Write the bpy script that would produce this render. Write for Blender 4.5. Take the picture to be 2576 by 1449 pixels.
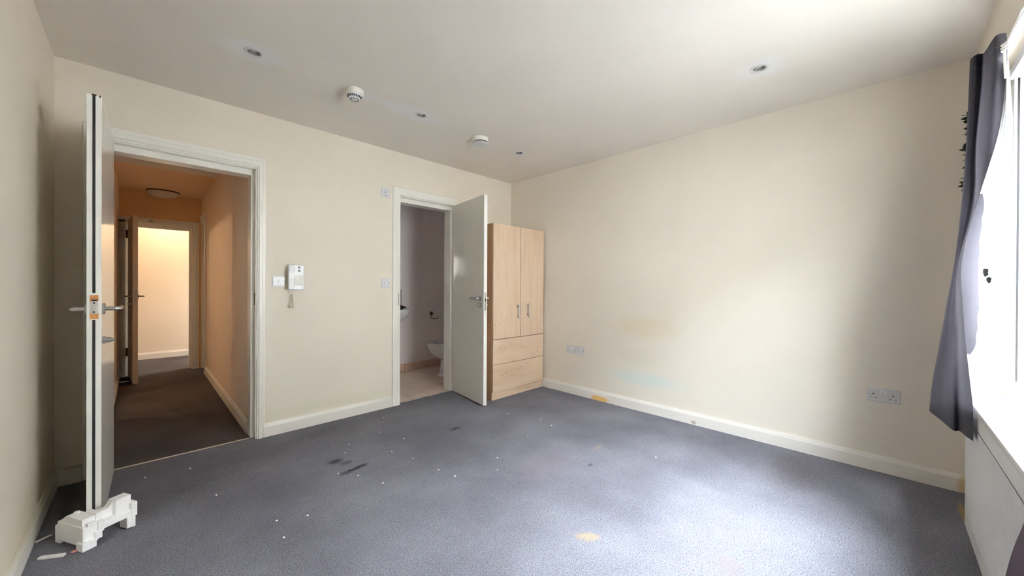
import bpy, bmesh, math, random
from mathutils import Vector, Matrix

random.seed(7)
for o in list(bpy.data.objects):
    bpy.data.objects.remove(o, do_unlink=True)
SC = bpy.context.scene
COL = SC.collection
PI = math.pi

# ------------------------------------------------------------------ camera
cam_data = bpy.data.cameras.new('camera')
cam = bpy.data.objects.new('camera', cam_data)
COL.objects.link(cam)
cam_data.sensor_width = 36.0
cam_data.lens = 13.039
cam_data.clip_start = 0.02
cam.matrix_world = Matrix((
    (0.708172, -0.000857, -0.706039, 0.0),
    (-0.706024, 0.005938, -0.708163, 0.0),
    (0.004800, 0.999982, 0.003600, 1.13),
    (0, 0, 0, 1)))
SC.camera = cam

# ------------------------------------------------------------------ view, world, light
SC.view_settings.view_transform = 'Standard'
SC.view_settings.look = 'None'
SC.view_settings.gamma = 1.0
SC.view_settings.use_curve_mapping = False
SC.view_settings.exposure = 2.78
SC.cycles.max_bounces = 16
SC.cycles.diffuse_bounces = 10
SC.cycles.glossy_bounces = 4
SC.cycles.transparent_max_bounces = 12
SC.cycles.sample_clamp_indirect = 8.0
SC.cycles.use_denoising = True

SKY = 20.0
world = bpy.data.worlds.new('overcast_sky')
SC.world = world
world.use_nodes = True
wn = world.node_tree
wn.nodes.clear()
tc = wn.nodes.new('ShaderNodeTexCoord')
sx = wn.nodes.new('ShaderNodeSeparateXYZ')
mr = wn.nodes.new('ShaderNodeMapRange')
mr.inputs['From Min'].default_value = -1.0
mr.inputs['From Max'].default_value = 1.0
rp = wn.nodes.new('ShaderNodeValToRGB')
rp.color_ramp.elements[0].position = 0.0          # below the horizon: ground
rp.color_ramp.elements[0].color = (0.10, 0.095, 0.085, 1)
rp.color_ramp.elements[1].position = 1.0           # overcast: three times brighter overhead than at the horizon
rp.color_ramp.elements[1].color = (0.92, 0.97, 1.06, 1)
for pos, c in ((0.495, (0.12, 0.115, 0.105, 1)), (0.505, (0.31, 0.32, 0.34, 1))):
    e = rp.color_ramp.elements.new(pos)
    e.color = c
bg = wn.nodes.new('ShaderNodeBackground')
bg.inputs['Strength'].default_value = SKY
wo = wn.nodes.new('ShaderNodeOutputWorld')
wn.links.new(tc.outputs['Generated'], sx.inputs[0])
wn.links.new(sx.outputs['Z'], mr.inputs['Value'])
wn.links.new(mr.outputs[0], rp.inputs[0])
wn.links.new(rp.outputs[0], bg.inputs['Color'])
wn.links.new(bg.outputs[0], wo.inputs[0])


def portal(name, loc, normal, w, h):
    l = bpy.data.lights.new(name, 'AREA')
    l.shape = 'RECTANGLE'
    l.size = w
    l.size_y = h
    l.cycles.is_portal = True
    o = bpy.data.objects.new(name, l)
    o.location = loc
    o.rotation_euler = Vector(normal).to_track_quat('-Z', 'Y').to_euler()
    COL.objects.link(o)


# room planes (metres)
XB, YA, XC, YD, ZC = 3.229, 3.261, -0.347, -0.34, 2.40
YA2 = 3.42            # hall side of the back wall
WX0, WX1, WZ0, WZ1 = 1.32, 2.78, 0.66, 2.12   # window opening
HX0, HX1, HY = -0.20, 0.575, 6.60             # hall
portal('window_portal', ((WX0 + WX1) / 2, -0.50, (WZ0 + WZ1) / 2), (0, 1, 0), WX1 - WX0, WZ1 - WZ0)
portal('bathroom_portal', (1.96, 4.57, 1.42), (0, -1, 0), 0.17, 0.27)
portal('far_room_portal', (2.05, 7.35, 1.40), (-1, 0, 0), 0.5, 1.3)

# ------------------------------------------------------------------ materials


def new_mat(name):
    m = bpy.data.materials.new(name)
    m.use_nodes = True
    return m, m.node_tree, m.node_tree.nodes['Principled BSDF']


def noise(nt, scale, detail=3.0, rough=0.5, src=None, stretch=None):
    n = nt.nodes.new('ShaderNodeTexNoise')
    n.inputs['Scale'].default_value = scale
    n.inputs['Detail'].default_value = detail
    n.inputs['Roughness'].default_value = rough
    g = nt.nodes.new('ShaderNodeNewGeometry')
    if stretch:
        mp = nt.nodes.new('ShaderNodeMapping')
        mp.inputs['Scale'].default_value = stretch
        nt.links.new(g.outputs['Position'], mp.inputs[0])
        nt.links.new(mp.outputs[0], n.inputs['Vector'])
    else:
        nt.links.new(g.outputs['Position'], n.inputs['Vector'])
    return n


def ramp(nt, src, stops):
    r = nt.nodes.new('ShaderNodeValToRGB')
    els = r.color_ramp.elements
    els[0].position, els[0].color = stops[0][0], (*stops[0][1], 1)
    els[1].position, els[1].color = stops[-1][0], (*stops[-1][1], 1)
    for p, c in stops[1:-1]:
        e = els.new(p)
        e.color = (*c, 1)
    nt.links.new(src, r.inputs[0])
    return r


def mix(nt, fac, a, b):
    m = nt.nodes.new('ShaderNodeMix')
    m.data_type = 'RGBA'
    for s, v in ((0, fac), (6, a), (7, b)):
        if hasattr(v, 'is_linked'):
            nt.links.new(v, m.inputs[s])
        elif s == 0:
            m.inputs[0].default_value = v
        else:
            m.inputs[s].default_value = (*v, 1)
    return m.outputs[2]


def bump(nt, b, src, strength, dist):
    bp = nt.nodes.new('ShaderNodeBump')
    bp.inputs['Strength'].default_value = strength
    bp.inputs['Distance'].default_value = dist
    nt.links.new(src, bp.inputs['Height'])
    nt.links.new(bp.outputs[0], b.inputs['Normal'])


def blot(nt, centre, radius, soft=0.5, strength=1.0, nscale=14.0, namp=0.5):
    """mask of a stain: an ellipsoid about a point of the room, frayed by noise"""
    g = nt.nodes.new('ShaderNodeNewGeometry')
    sub = nt.nodes.new('ShaderNodeVectorMath')
    sub.operation = 'SUBTRACT'
    sub.inputs[1].default_value = centre
    nt.links.new(g.outputs['Position'], sub.inputs[0])
    dv = nt.nodes.new('ShaderNodeVectorMath')
    dv.operation = 'DIVIDE'
    dv.inputs[1].default_value = radius
    nt.links.new(sub.outputs[0], dv.inputs[0])
    ln = nt.nodes.new('ShaderNodeVectorMath')
    ln.operation = 'LENGTH'
    nt.links.new(dv.outputs[0], ln.inputs[0])
    nz = noise(nt, nscale, 4)
    ad = nt.nodes.new('ShaderNodeMath')
    ad.operation = 'MULTIPLY_ADD'
    ad.inputs[1].default_value = namp * 2
    nt.links.new(nz.outputs[0], ad.inputs[0])
    nt.links.new(ln.outputs['Value'], ad.inputs[2])
    mp = nt.nodes.new('ShaderNodeMapRange')
    mp.interpolation_type = 'SMOOTHSTEP'
    mp.inputs['From Min'].default_value = 1.0 + namp - soft
    mp.inputs['From Max'].default_value = 1.0 + namp + soft
    mp.inputs['To Min'].default_value = strength
    mp.inputs['To Max'].default_value = 0.0
    nt.links.new(ad.outputs[0], mp.inputs['Value'])
    return mp.outputs[0]


def plain(name, col, rough=0.5, metal=0.0, var=0.06, scale=8.0, spec=0.5, bumpy=0.0, bscale=120, coat=0.0):
    m, nt, b = new_mat(name)
    n = noise(nt, scale, 4)
    lo = tuple(max(0, c * (1 - var)) for c in col)
    hi = tuple(min(1, c * (1 + var)) for c in col)
    r = ramp(nt, n.outputs[0], [(0.3, lo), (0.7, hi)])
    nt.links.new(r.outputs[0], b.inputs['Base Color'])
    b.inputs['Roughness'].default_value = rough
    b.inputs['Metallic'].default_value = metal
    b.inputs['Specular IOR Level'].default_value = spec
    b.inputs['Coat Weight'].default_value = coat
    if bumpy:
        n2 = noise(nt, bscale, 3)
        bump(nt, b, n2.outputs[0], bumpy, 0.002)
    return m


def paint(name, col, blots=(), rough=0.6, var=0.035):
    m, nt, b = new_mat(name)
    n = noise(nt, 1.7, 5)
    lo = tuple(c * (1 - var) for c in col)
    hi = tuple(min(1, c * (1 + var * 0.6)) for c in col)
    out = ramp(nt, n.outputs[0], [(0.3, lo), (0.7, hi)]).outputs[0]
    for c, r, colr, st, soft in blots:
        out = mix(nt, blot(nt, c, r, soft, st), out, colr)
    nt.links.new(out, b.inputs['Base Color'])
    b.inputs['Roughness'].default_value = rough
    b.inputs['Specular IOR Level'].default_value = 0.3
    n2 = noise(nt, 60, 4)
    bump(nt, b, n2.outputs[0], 0.10, 0.004)
    return m


CREAM = (0.77, 0.71, 0.61)
M = {}
M['wall'] = paint('cream_wall_paint', CREAM, [
    ((0.75, YA, 0.75), (0.5, 0.2, 0.5), (0.74, 0.69, 0.60), 0.25, 0.6),
    ((0.9, YA, 0.14), (0.9, 0.1, 0.05), (0.70, 0.66, 0.50), 0.35, 0.6)])
M['wall_left'] = paint('cream_left_wall_paint', CREAM, [
    ((XC, 2.9, 0.12), (0.1, 0.8, 0.10), (0.62, 0.55, 0.36), 0.4, 0.6)])
M['wall_right'] = paint('stained_right_wall_paint', (0.78, 0.725, 0.635), [
    ((XB, 1.53, 0.76), (0.2, 0.26, 0.09), (0.70, 0.60, 0.40), 0.45, 0.5),
    ((XB, 1.55, 0.295), (0.2, 0.30, 0.06), (0.58, 0.74, 0.72), 0.50, 0.6),
    ((XB, 1.60, 0.49), (0.2, 0.20, 0.07), (0.68, 0.63, 0.50), 0.35, 0.7)])
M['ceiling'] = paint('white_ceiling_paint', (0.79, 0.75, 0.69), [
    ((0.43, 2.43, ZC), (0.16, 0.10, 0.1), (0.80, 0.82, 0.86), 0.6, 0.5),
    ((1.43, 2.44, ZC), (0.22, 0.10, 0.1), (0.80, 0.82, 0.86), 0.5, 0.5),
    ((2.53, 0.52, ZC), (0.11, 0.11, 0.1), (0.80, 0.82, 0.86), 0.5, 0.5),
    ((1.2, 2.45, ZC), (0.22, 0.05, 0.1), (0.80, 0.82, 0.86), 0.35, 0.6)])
M['hall_wall'] = paint('magnolia_hall_paint', (0.78, 0.66, 0.54))
M['hall_warm'] = paint('warm_light_hall_end', (0.80, 0.54, 0.30))  # warm hall light put into the colour of the end wall
M['hall_ceiling'] = paint('warm_light_hall_ceiling', (0.82, 0.58, 0.37))  # warm light of the inner hall put into the ceiling colour
M['lobby_ceiling'] = paint('grey_white_hall_ceiling', (0.72, 0.70, 0.66))  # near part of the hall ceiling, without the warm light in its colour
M['far_wall'] = paint('pale_yellow_far_room_paint', (0.80, 0.72, 0.60))
M['bath_wall'] = paint('mauve_white_bathroom_paint', (0.86, 0.81, 0.81))
M['trim'] = plain('white_gloss_woodwork_paint', (0.80, 0.78, 0.72), 0.28, var=0.03, spec=0.5, bumpy=0.02)
M['skirting'] = paint('worn_skirting_paint', (0.78, 0.75, 0.70), [
    ((XB, 1.98, 0.02), (0.3, 0.10, 0.030), (0.80, 0.52, 0.18), 0.95, 0.25),
    ((XB, -0.322, 0.045), (0.2, 0.030, 0.05), (0.66, 0.47, 0.18), 0.7, 0.35),
    ((XB, 1.10, 0.02), (0.2, 0.02, 0.012), (0.35, 0.30, 0.22), 0.7, 0.3),
    ((-0.25, YA, 0.10), (0.06, 0.2, 0.02), (0.35, 0.27, 0.12), 0.6, 0.4),
    ((XC, 2.7, 0.10), (0.2, 0.6, 0.03), (0.55, 0.46, 0.24), 0.45, 0.5)], rough=0.4)
M['leaf'] = plain('cream_gloss_door_paint', (0.74, 0.725, 0.66), 0.16, var=0.03, scale=3, spec=0.5, bumpy=0.015, bscale=40)
M['leaf_matte'] = plain('satin_white_far_door_paint', (0.66, 0.60, 0.52), 0.6, var=0.04, spec=0.2)
M['leaf_edge'] = plain('white_door_edge_paint', (0.84, 0.84, 0.80), 0.4, var=0.03)
M['plastic'] = plain('white_plastic', (0.76, 0.77, 0.78), 0.3, var=0.02)
M['plastic_old'] = plain('yellowed_white_plastic', (0.78, 0.755, 0.68), 0.35, var=0.04)
M['plastic_grey'] = plain('grey_white_plastic', (0.65, 0.65, 0.66), 0.35, var=0.03)
M['dark'] = plain('dark_slot', (0.012, 0.012, 0.014), 0.6, var=0.2)
M['charcoal'] = plain('charcoal_rubber', (0.02, 0.022, 0.026), 0.6, var=0.2)
M['steel'] = plain('brushed_steel', (0.58, 0.58, 0.58), 0.28, 1.0, var=0.05)
M['dull_steel'] = plain('dull_steel', (0.42, 0.40, 0.38), 0.42, 1.0, var=0.1, scale=60)
M['button'] = plain('dark_grey_button', (0.13, 0.14, 0.14), 0.4)
M['lamp_cup'] = plain('dark_lamp_cup', (0.26, 0.26, 0.25), 0.4)
M['latch'] = plain('pale_latch_metal', (0.62, 0.58, 0.54), 0.5, 0.35, var=0.05)
M['thread'] = plain('pale_thread', (0.22, 0.22, 0.22), 0.8)
M['copper'] = plain('copper_tinted_liner', (0.66, 0.30, 0.10), 0.45, 0.2, var=0.15, scale=60)
M['brass'] = plain('pale_threshold_metal', (0.50, 0.43, 0.34), 0.5, 0.4, var=0.1, scale=40)
M['rust'] = plain('dark_hinge_metal', (0.09, 0.045, 0.022), 0.5, 0.4, var=0.2)
M['foam'] = plain('white_polystyrene', (0.93, 0.93, 0.93), 0.8, var=0.03, scale=120, bumpy=0.35, bscale=260)
M['paper'] = plain('white_card', (0.80, 0.78, 0.74), 0.7, var=0.05, scale=50)
M['pink'] = plain('pink_scrap', (0.70, 0.32, 0.30), 0.7, var=0.2, scale=90)
M['ceramic'] = plain('white_ceramic', (0.78, 0.79, 0.81), 0.12, var=0.01)
M['cloth_dark'] = plain('dark_cloth', (0.022, 0.018, 0.026), 0.9, var=0.3, scale=60, bumpy=0.4)
M['upvc'] = plain('white_upvc', (0.84, 0.84, 0.82), 0.25, var=0.02)
M['sill'] = plain('white_sill_paint', (0.56, 0.55, 0.53), 0.3, var=0.03)
M['rad'] = plain('grey_white_radiator_enamel', (0.66, 0.66, 0.63), 0.4, var=0.02)
M['gasket'] = plain('dark_window_gasket', (0.004, 0.003, 0.003), 0.5, var=0.1)
M['ivy'] = plain('dark_green_leaf', (0.022, 0.05, 0.018), 0.5, var=0.3, scale=40)
M['stem'] = plain('dark_green_stem', (0.03, 0.045, 0.02), 0.6, var=0.2)
M['lampglass'] = plain('frosted_lamp_glass', (0.70, 0.64, 0.58), 0.3, var=0.03)
M['cord'] = plain('beige_coiled_cord', (0.50, 0.42, 0.31), 0.5, var=0.1)
M['grout'] = plain('pale_grout', (0.62, 0.52, 0.44), 0.8, var=0.08, scale=40)
M['tile'] = plain('beige_floor_tile', (0.76, 0.61, 0.51), 0.35, var=0.08, scale=6)
M['tile_wall'] = plain('pinkish_skirting_tile', (0.66, 0.47, 0.37), 0.35, var=0.08, scale=8)
M['splash'] = plain('mauve_grey_splashback_tile', (0.44, 0.40, 0.40), 0.3, var=0.10, scale=30)


def carpet(name, dark, light, fleck, blots=()):
    m, nt, b = new_mat(name)
    n1 = noise(nt, 250, 2, 0.75)
    base = ramp(nt, n1.outputs[0], [(0.36, dark), (0.45, tuple(a * 0.35 + c * 0.65 for a, c in zip(dark, light))), (0.62, light)]).outputs[0]
    n2 = noise(nt, 300, 1)
    fl = ramp(nt, n2.outputs[0], [(0.58, (0, 0, 0)), (0.74, (1, 1, 1))])
    base = mix(nt, fl.outputs[0], base, fleck)
    n4 = noise(nt, 95, 2)                       # coloured fibres: slight red, green and blue drift
    hue = nt.nodes.new('ShaderNodeMix')
    hue.data_type = 'RGBA'
    hue.blend_type = 'OVERLAY'
    hue.inputs[0].default_value = 0.22
    nt.links.new(base, hue.inputs[6])
    nt.links.new(n4.outputs['Color'], hue.inputs[7])
    base = hue.outputs[2]
    n3 = noise(nt, 1.6, 4, 0.55)
    wear = ramp(nt, n3.outputs[0], [(0.34, (0.76, 0.75, 0.75)), (0.66, (1.08, 1.08, 1.08))])
    mm = nt.nodes.new('ShaderNodeMix')
    mm.data_type = 'RGBA'
    mm.blend_type = 'MULTIPLY'
    mm.inputs[0].default_value = 1.0
    nt.links.new(base, mm.inputs[6])
    nt.links.new(wear.outputs[0], mm.inputs[7])
    out = mm.outputs[2]
    for c, r, colr, st, soft in blots:
        out = mix(nt, blot(nt, c, r, soft, st, nscale=48.0, namp=0.8), out, colr)
    nt.links.new(out, b.inputs['Base Color'])
    b.inputs['Roughness'].default_value = 0.95
    b.inputs['Specular IOR Level'].default_value = 0.0
    bump(nt, b, n1.outputs[0], 0.35, 0.004)
    return m


M['carpet'] = carpet('blue_grey_flecked_carpet', (0.055, 0.056, 0.068), (0.258, 0.260, 0.300), (0.44, 0.44, 0.48), [
    ((1.405, 0.965, 0), (0.020, 0.020, 0.1), (0.42, 0.32, 0.16), 0.45, 0.8),
    ((1.430, 0.940, 0), (0.028, 0.024, 0.1), (0.42, 0.32, 0.16), 0.60, 0.7),
    ((1.456, 0.914, 0), (0.018, 0.018, 0.1), (0.42, 0.32, 0.16), 0.45, 0.8),
    ((0.880, 2.485, 0), (0.040, 0.030, 0.1), (0.035, 0.034, 0.04), 0.75, 0.6),
    ((0.925, 2.420, 0), (0.035, 0.020, 0.1), (0.045, 0.044, 0.05), 0.5, 0.6),
    ((0.875, 2.290, 0), (0.035, 0.022, 0.1), (0.035, 0.034, 0.04), 0.6, 0.6),
    ((0.925, 2.300, 0), (0.040, 0.016, 0.1), (0.035, 0.034, 0.04), 0.8, 0.5),
    ((0.975, 2.310, 0), (0.040, 0.018, 0.1), (0.035, 0.034, 0.04), 0.75, 0.5),
    ((2.015, 1.31, 0), (0.020, 0.012, 0.1), (0.05, 0.07, 0.08), 0.6, 0.7),
    ((1.763, 2.40, 0), (0.045, 0.022, 0.1), (0.05, 0.05, 0.06), 0.7, 0.5),
    ((1.681, 0.44, 0), (0.06, 0.05, 0.1), (0.20, 0.17, 0.16), 0.55, 0.5),
    ((2.03, 0.98, 0), (0.16, 0.12, 0.1), (0.13, 0.125, 0.14), 0.35, 0.7),
    ((2.28, 1.42, 0), (0.06, 0.015, 0.1), (0.34, 0.27, 0.20), 0.4, 0.6),
    ((1.82, 1.52, 0), (0.20, 0.14, 0.1), (0.26, 0.21, 0.24), 0.25, 0.7),
    ((2.85, 0.38, 0), (0.26, 0.12, 0.1), (0.10, 0.075, 0.07), 0.40, 0.7),
    ((2.93, -0.292, 0), (0.11, 0.016, 0.1), (0.40, 0.28, 0.07), 0.6, 0.6),
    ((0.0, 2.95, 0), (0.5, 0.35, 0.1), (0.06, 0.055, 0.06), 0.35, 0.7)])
M['hall_carpet'] = carpet('dark_brown_grey_hall_carpet', (0.035, 0.032, 0.034), (0.14, 0.125, 0.125), (0.26, 0.24, 0.22), [
    ((0.1, 4.3, 0), (0.6, 0.9, 0.2), (0.045, 0.038, 0.038), 0.35, 0.7)])


def wood(name, vertical=True):
    m, nt, b = new_mat(name)
    st = (3.2, 3.2, 0.45) if vertical else (0.45, 3.2, 3.2)
    n1 = noise(nt, 3.0, 6, 0.6, stretch=st)
    base = ramp(nt, n1.outputs[0], [(0.25, (0.60, 0.42, 0.275)), (0.45, (0.69, 0.515, 0.365)), (0.60, (0.73, 0.565, 0.415)), (0.78, (0.67, 0.475, 0.325))]).outputs[0]
    st2 = (60.0, 60.0, 2.0) if vertical else (2.0, 60.0, 60.0)
    n2 = noise(nt, 3.0, 3, 0.6, stretch=st2)
    fine = ramp(nt, n2.outputs[0], [(0.35, (0.95, 0.94, 0.93)), (0.6, (1, 1, 1))])
    mm = nt.nodes.new('ShaderNodeMix')
    mm.data_type = 'RGBA'
    mm.blend_type = 'MULTIPLY'
    mm.inputs[0].default_value = 1.0
    nt.links.new(base, mm.inputs[6])
    nt.links.new(fine.outputs[0], mm.inputs[7])
    v = nt.nodes.new('ShaderNodeTexVoronoi')
    v.inputs['Scale'].default_value = 6.5
    g = nt.nodes.new('ShaderNodeNewGeometry')
    mp = nt.nodes.new('ShaderNodeMapping')
    mp.inputs['Scale'].default_value = (1.3, 1.0, 0.7) if vertical else (0.7, 1.0, 1.5)
    mp.inputs['Location'].default_value = (0.31, 0.4, 0.13)
    nt.links.new(g.outputs['Position'], mp.inputs[0])
    nt.links.new(mp.outputs[0], v.inputs['Vector'])
    kn = ramp(nt, v.outputs['Distance'], [(0.020, (0.85, 0.85, 0.85)), (0.075, (0, 0, 0))])
    out = mix(nt, kn.outputs[0], mm.outputs[2], (0.36, 0.19, 0.10))
    nt.links.new(out, b.inputs['Base Color'])
    b.inputs['Roughness'].default_value = 0.42
    return m


M['brick'] = plain('pale_render', (0.52, 0.50, 0.47), 0.9, var=0.08, scale=3)
M['asphalt'] = plain('dark_asphalt', (0.10, 0.098, 0.095), 0.9, var=0.1, scale=3)
M['wood_v'] = wood('pale_beech_vertical_grain', True)
M['wood_h'] = wood('pale_beech_horizontal_grain', False)
M['wood_side'] = plain('beech_side_panel', (0.56, 0.34, 0.19), 0.45, var=0.06, scale=5)


def fabric(name, col, rough=0.75, crease=True):
    m, nt, b = new_mat(name)
    n = noise(nt, 6, 5, 0.6)
    r = ramp(nt, n.outputs[0], [(0.3, tuple(c * 0.88 for c in col)), (0.7, tuple(min(1, c * 1.1) for c in col))])
    nt.links.new(r.outputs[0], b.inputs['Base Color'])
    b.inputs['Roughness'].default_value = rough
    b.inputs['Specular IOR Level'].default_value = 0.30
    n2 = noise(nt, 500, 2)
    bump(nt, b, n2.outputs[0], 0.15, 0.001)
    return m


M['curtain'] = fabric('slate_grey_curtain_fabric', (0.098, 0.093, 0.110), 0.50)
M['curtain_b'] = fabric('mauve_grey_curtain_fabric', (0.15, 0.115, 0.13), 0.7)
M['hem'] = fabric('lavender_grey_hem_fabric', (0.085, 0.080, 0.098))

m, nt, b = new_mat('white_blackout_lining')
n = noise(nt, 9, 4)
r = ramp(nt, n.outputs[0], [(0.3, (0.52, 0.52, 0.53)), (0.7, (0.58, 0.58, 0.58))])
o1 = mix(nt, blot(nt, (2.29, -0.2755, 1.194), (0.06, 0.0062, 0.016), 0.06, 1.0, 90.0, 0.8), r.outputs[0], (0.012, 0.013, 0.014))
o1 = mix(nt, blot(nt, (2.29, -0.2835, 1.166), (0.06, 0.0062, 0.014), 0.06, 1.0, 90.0, 0.8), o1, (0.012, 0.013, 0.014))
nt.links.new(o1, b.inputs['Base Color'])
b.inputs['Roughness'].default_value = 0.6
M['lining'] = m

m, nt, b = new_mat('window_glass')
nt.nodes.remove(b)
tr = nt.nodes.new('ShaderNodeBsdfTransparent')
tr.inputs[0].default_value = (0.93, 0.95, 0.95, 1)
gl = nt.nodes.new('ShaderNodeBsdfGlossy')
gl.inputs['Roughness'].default_value = 0.03
lw = nt.nodes.new('ShaderNodeLayerWeight')      # Schlick: 0.04 + 0.96 * (1 - cos)^5, same on both faces of the sheet
lw.inputs['Blend'].default_value = 0.5
pw = nt.nodes.new('ShaderNodeMath')
pw.operation = 'POWER'
pw.inputs[1].default_value = 5.0
nt.links.new(lw.outputs['Facing'], pw.inputs[0])
fr = nt.nodes.new('ShaderNodeMath')
fr.operation = 'MULTIPLY_ADD'
fr.inputs[1].default_value = 0.96
fr.inputs[2].default_value = 0.04
nt.links.new(pw.outputs[0], fr.inputs[0])
ms = nt.nodes.new('ShaderNodeMixShader')
nt.links.new(fr.outputs[0], ms.inputs[0])
nt.links.new(tr.outputs[0], ms.inputs[1])
nt.links.new(gl.outputs[0], ms.inputs[2])
nt.links.new(ms.outputs[0], nt.nodes['Material Output'].inputs[0])
M['glass'] = m
m2 = m.copy()
m2.name = 'dim_glass'  # grey tint dims the daylight through the bathroom pane
for nd in m2.node_tree.nodes:
    if nd.type == 'BSDF_TRANSPARENT':
        nd.inputs[0].default_value = (0.42, 0.43, 0.43, 1)
M['dim_glass'] = m2
m3 = m2.copy()
m3.name = 'part_dim_glass'  # lighter tint, holds back daylight in the far room pane
for nd in m3.node_tree.nodes:
    if nd.type == 'BSDF_TRANSPARENT':
        nd.inputs[0].default_value = (0.66, 0.66, 0.64, 1)
M['part_dim_glass'] = m3

m, nt, b = new_mat('glowing_warm_bulb')
b.inputs['Emission Color'].default_value = (1.0, 0.73, 0.50, 1)
b.inputs['Emission Strength'].default_value = 68.0
M['bulb_lit'] = m

# ------------------------------------------------------------------ mesh helpers


def box(bm, x0, x1, y0, y1, z0, z1, bev=0.0, mat=None):
    vs = [bm.verts.new(Vector(c)) for c in
          ((x0, y0, z0), (x1, y0, z0), (x1, y1, z0), (x0, y1, z0), (x0, y0, z1), (x1, y0, z1), (x1, y1, z1), (x0, y1, z1))]
    fs = [bm.faces.new([vs[i] for i in f]) for f in
          ((3, 2, 1, 0), (4, 5, 6, 7), (0, 1, 5, 4), (1, 2, 6, 5), (2, 3, 7, 6), (3, 0, 4, 7))]
    if bev:
        es = list({e for f in fs for e in f.edges})
        r = bmesh.ops.bevel(bm, geom=es, offset=bev, segments=2, affect='EDGES', profile=0.5)
        vs = list({v for f in r['faces'] for v in f.verts} | {v for v in vs if v.is_valid})
    if mat is not None:
        bmesh.ops.transform(bm, matrix=mat, verts=vs)
    return vs


def frame_to(p0, p1):
    p0, p1 = Vector(p0), Vector(p1)
    d = p1 - p0
    q = d.to_track_quat('Z', 'Y').to_matrix().to_4x4()
    return Matrix.Translation(p0) @ q, d.length


def lathe(bm, prof, seg=24, mat=Matrix()):
    """prof: (radius, z) pairs from one end to the other; ends are capped"""
    rings = []
    for r, z in prof:
        rings.append([bm.verts.new(mat @ Vector((r * math.cos(2 * PI * i / seg), r * math.sin(2 * PI * i / seg), z))) for i in range(seg)])
    for a, b_ in zip(rings, rings[1:]):
        for i in range(seg):
            j = (i + 1) % seg
            bm.faces.new((a[i], a[j], b_[j], b_[i]))
    bm.faces.new(rings[0][::-1])
    bm.faces.new(rings[-1])


def cyl(bm, p0, p1, r, seg=16, r1=None, bev=0.0):
    mt, L = frame_to(p0, p1)
    r1 = r if r1 is None else r1
    if bev:
        lathe(bm, [(r - bev, 0), (r, bev), (r1, L - bev), (r1 - bev, L)], seg, mt)
    else:
        lathe(bm, [(r, 0), (r1, L)], seg, mt)


def tube(bm, pts, r, seg=10):
    pts = [Vector(p) for p in pts]
    rings = []
    up = Vector((0.13, 0.27, 0.95)).normalized()
    for i, p in enumerate(pts):
        t = (pts[min(i + 1, len(pts) - 1)] - pts[max(i - 1, 0)]).normalized()
        s = t.cross(up)
        if s.length < 0.05:
            s = t.cross(Vector((1, 0, 0)))
        s.normalize()
        u = s.cross(t)
        rings.append([bm.verts.new(p + r * (math.cos(2 * PI * k / seg) * s + math.sin(2 * PI * k / seg) * u)) for k in range(seg)])
    for a, b_ in zip(rings, rings[1:]):
        for k in range(seg):
            j = (k + 1) % seg
            bm.faces.new((a[k], a[j], b_[j], b_[k]))
    bm.faces.new(rings[0][::-1])
    bm.faces.new(rings[-1])


def prism(bm, poly, axis, a0, a1):
    """extrude a 2D polygon along x or y (poly in the other two axes, z last)"""
    def P(u, v, a):
        return Vector((a, u, v)) if axis == 'x' else (Vector((u, a, v)) if axis == 'y' else Vector((u, v, a)))
    A = [bm.verts.new(P(u, v, a0)) for u, v in poly]
    B = [bm.verts.new(P(u, v, a1)) for u, v in poly]
    n = len(poly)
    for i in range(n):
        j = (i + 1) % n
        bm.faces.new((A[i], A[j], B[j], B[i]))
    bm.faces.new(A[::-1])
    bm.faces.new(B)


def loft(bm, rings, cap=True):
    R = [[bm.verts.new(Vector(p)) for p in ring] for ring in rings]
    n = len(R[0])
    for a, b_ in zip(R, R[1:]):
        for i in range(n):
            j = (i + 1) % n
            bm.faces.new((a[i], a[j], b_[j], b_[i]))
    if cap:
        bm.faces.new(R[0][::-1])
        bm.faces.new(R[-1])


def grid(bm, rows):
    R = [[bm.verts.new(Vector(p)) for p in row] for row in rows]
    for a, b_ in zip(R, R[1:]):
        for i in range(len(a) - 1):
            bm.faces.new((a[i], a[i + 1], b_[i + 1], b_[i]))


def tag(o, label=None, cat=None, group=None, kind=None):
    if label: o['label'] = label
    if cat: o['category'] = cat
    if group: o['group'] = group
    if kind: o['kind'] = kind
    return o


def obj(name, bm, mat, parent=None, smooth=None, loc=None):
    bmesh.ops.recalc_face_normals(bm, faces=bm.faces[:])
    me = bpy.data.meshes.new(name)
    bm.to_mesh(me)
    bm.free()
    for mm in (mat if isinstance(mat, (list, tuple)) else [mat]):
        me.materials.append(mm)
    if smooth is not None:
        me.polygons.foreach_set('use_smooth', [True] * len(me.polygons))
        me.set_sharp_from_angle(angle=math.radians(smooth))
    o = bpy.data.objects.new(name, me)
    COL.objects.link(o)
    if parent is not None:
        o.parent = parent
        o.matrix_parent_inverse = parent_world(parent).inverted()
    return o


def parent_world(o):
    m = o.matrix_basis.copy()
    p = o.parent
    while p is not None:
        m = p.matrix_basis @ o.matrix_parent_inverse @ m if False else parent_world(p) @ o.matrix_parent_inverse @ m
        return m
    return m


def empty(name, loc=(0, 0, 0)):
    o = bpy.data.objects.new(name, None)
    o.location = loc
    o.empty_display_size = 0.05
    COL.objects.link(o)
    return o


def copy_tree(root, offset, label=None):
    """a thing and each of its parts, moved by offset"""
    def rec(o, par):
        c = o.copy()
        COL.objects.link(c)
        if par is not None:
            c.parent = par
        for ch in o.children:
            rec(ch, c)
        return c
    r = rec(root, None)
    r.location = Vector(root.location) + Vector(offset)
    if label: r['label'] = label
    return r


def bmn():
    return bmesh.new()


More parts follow.
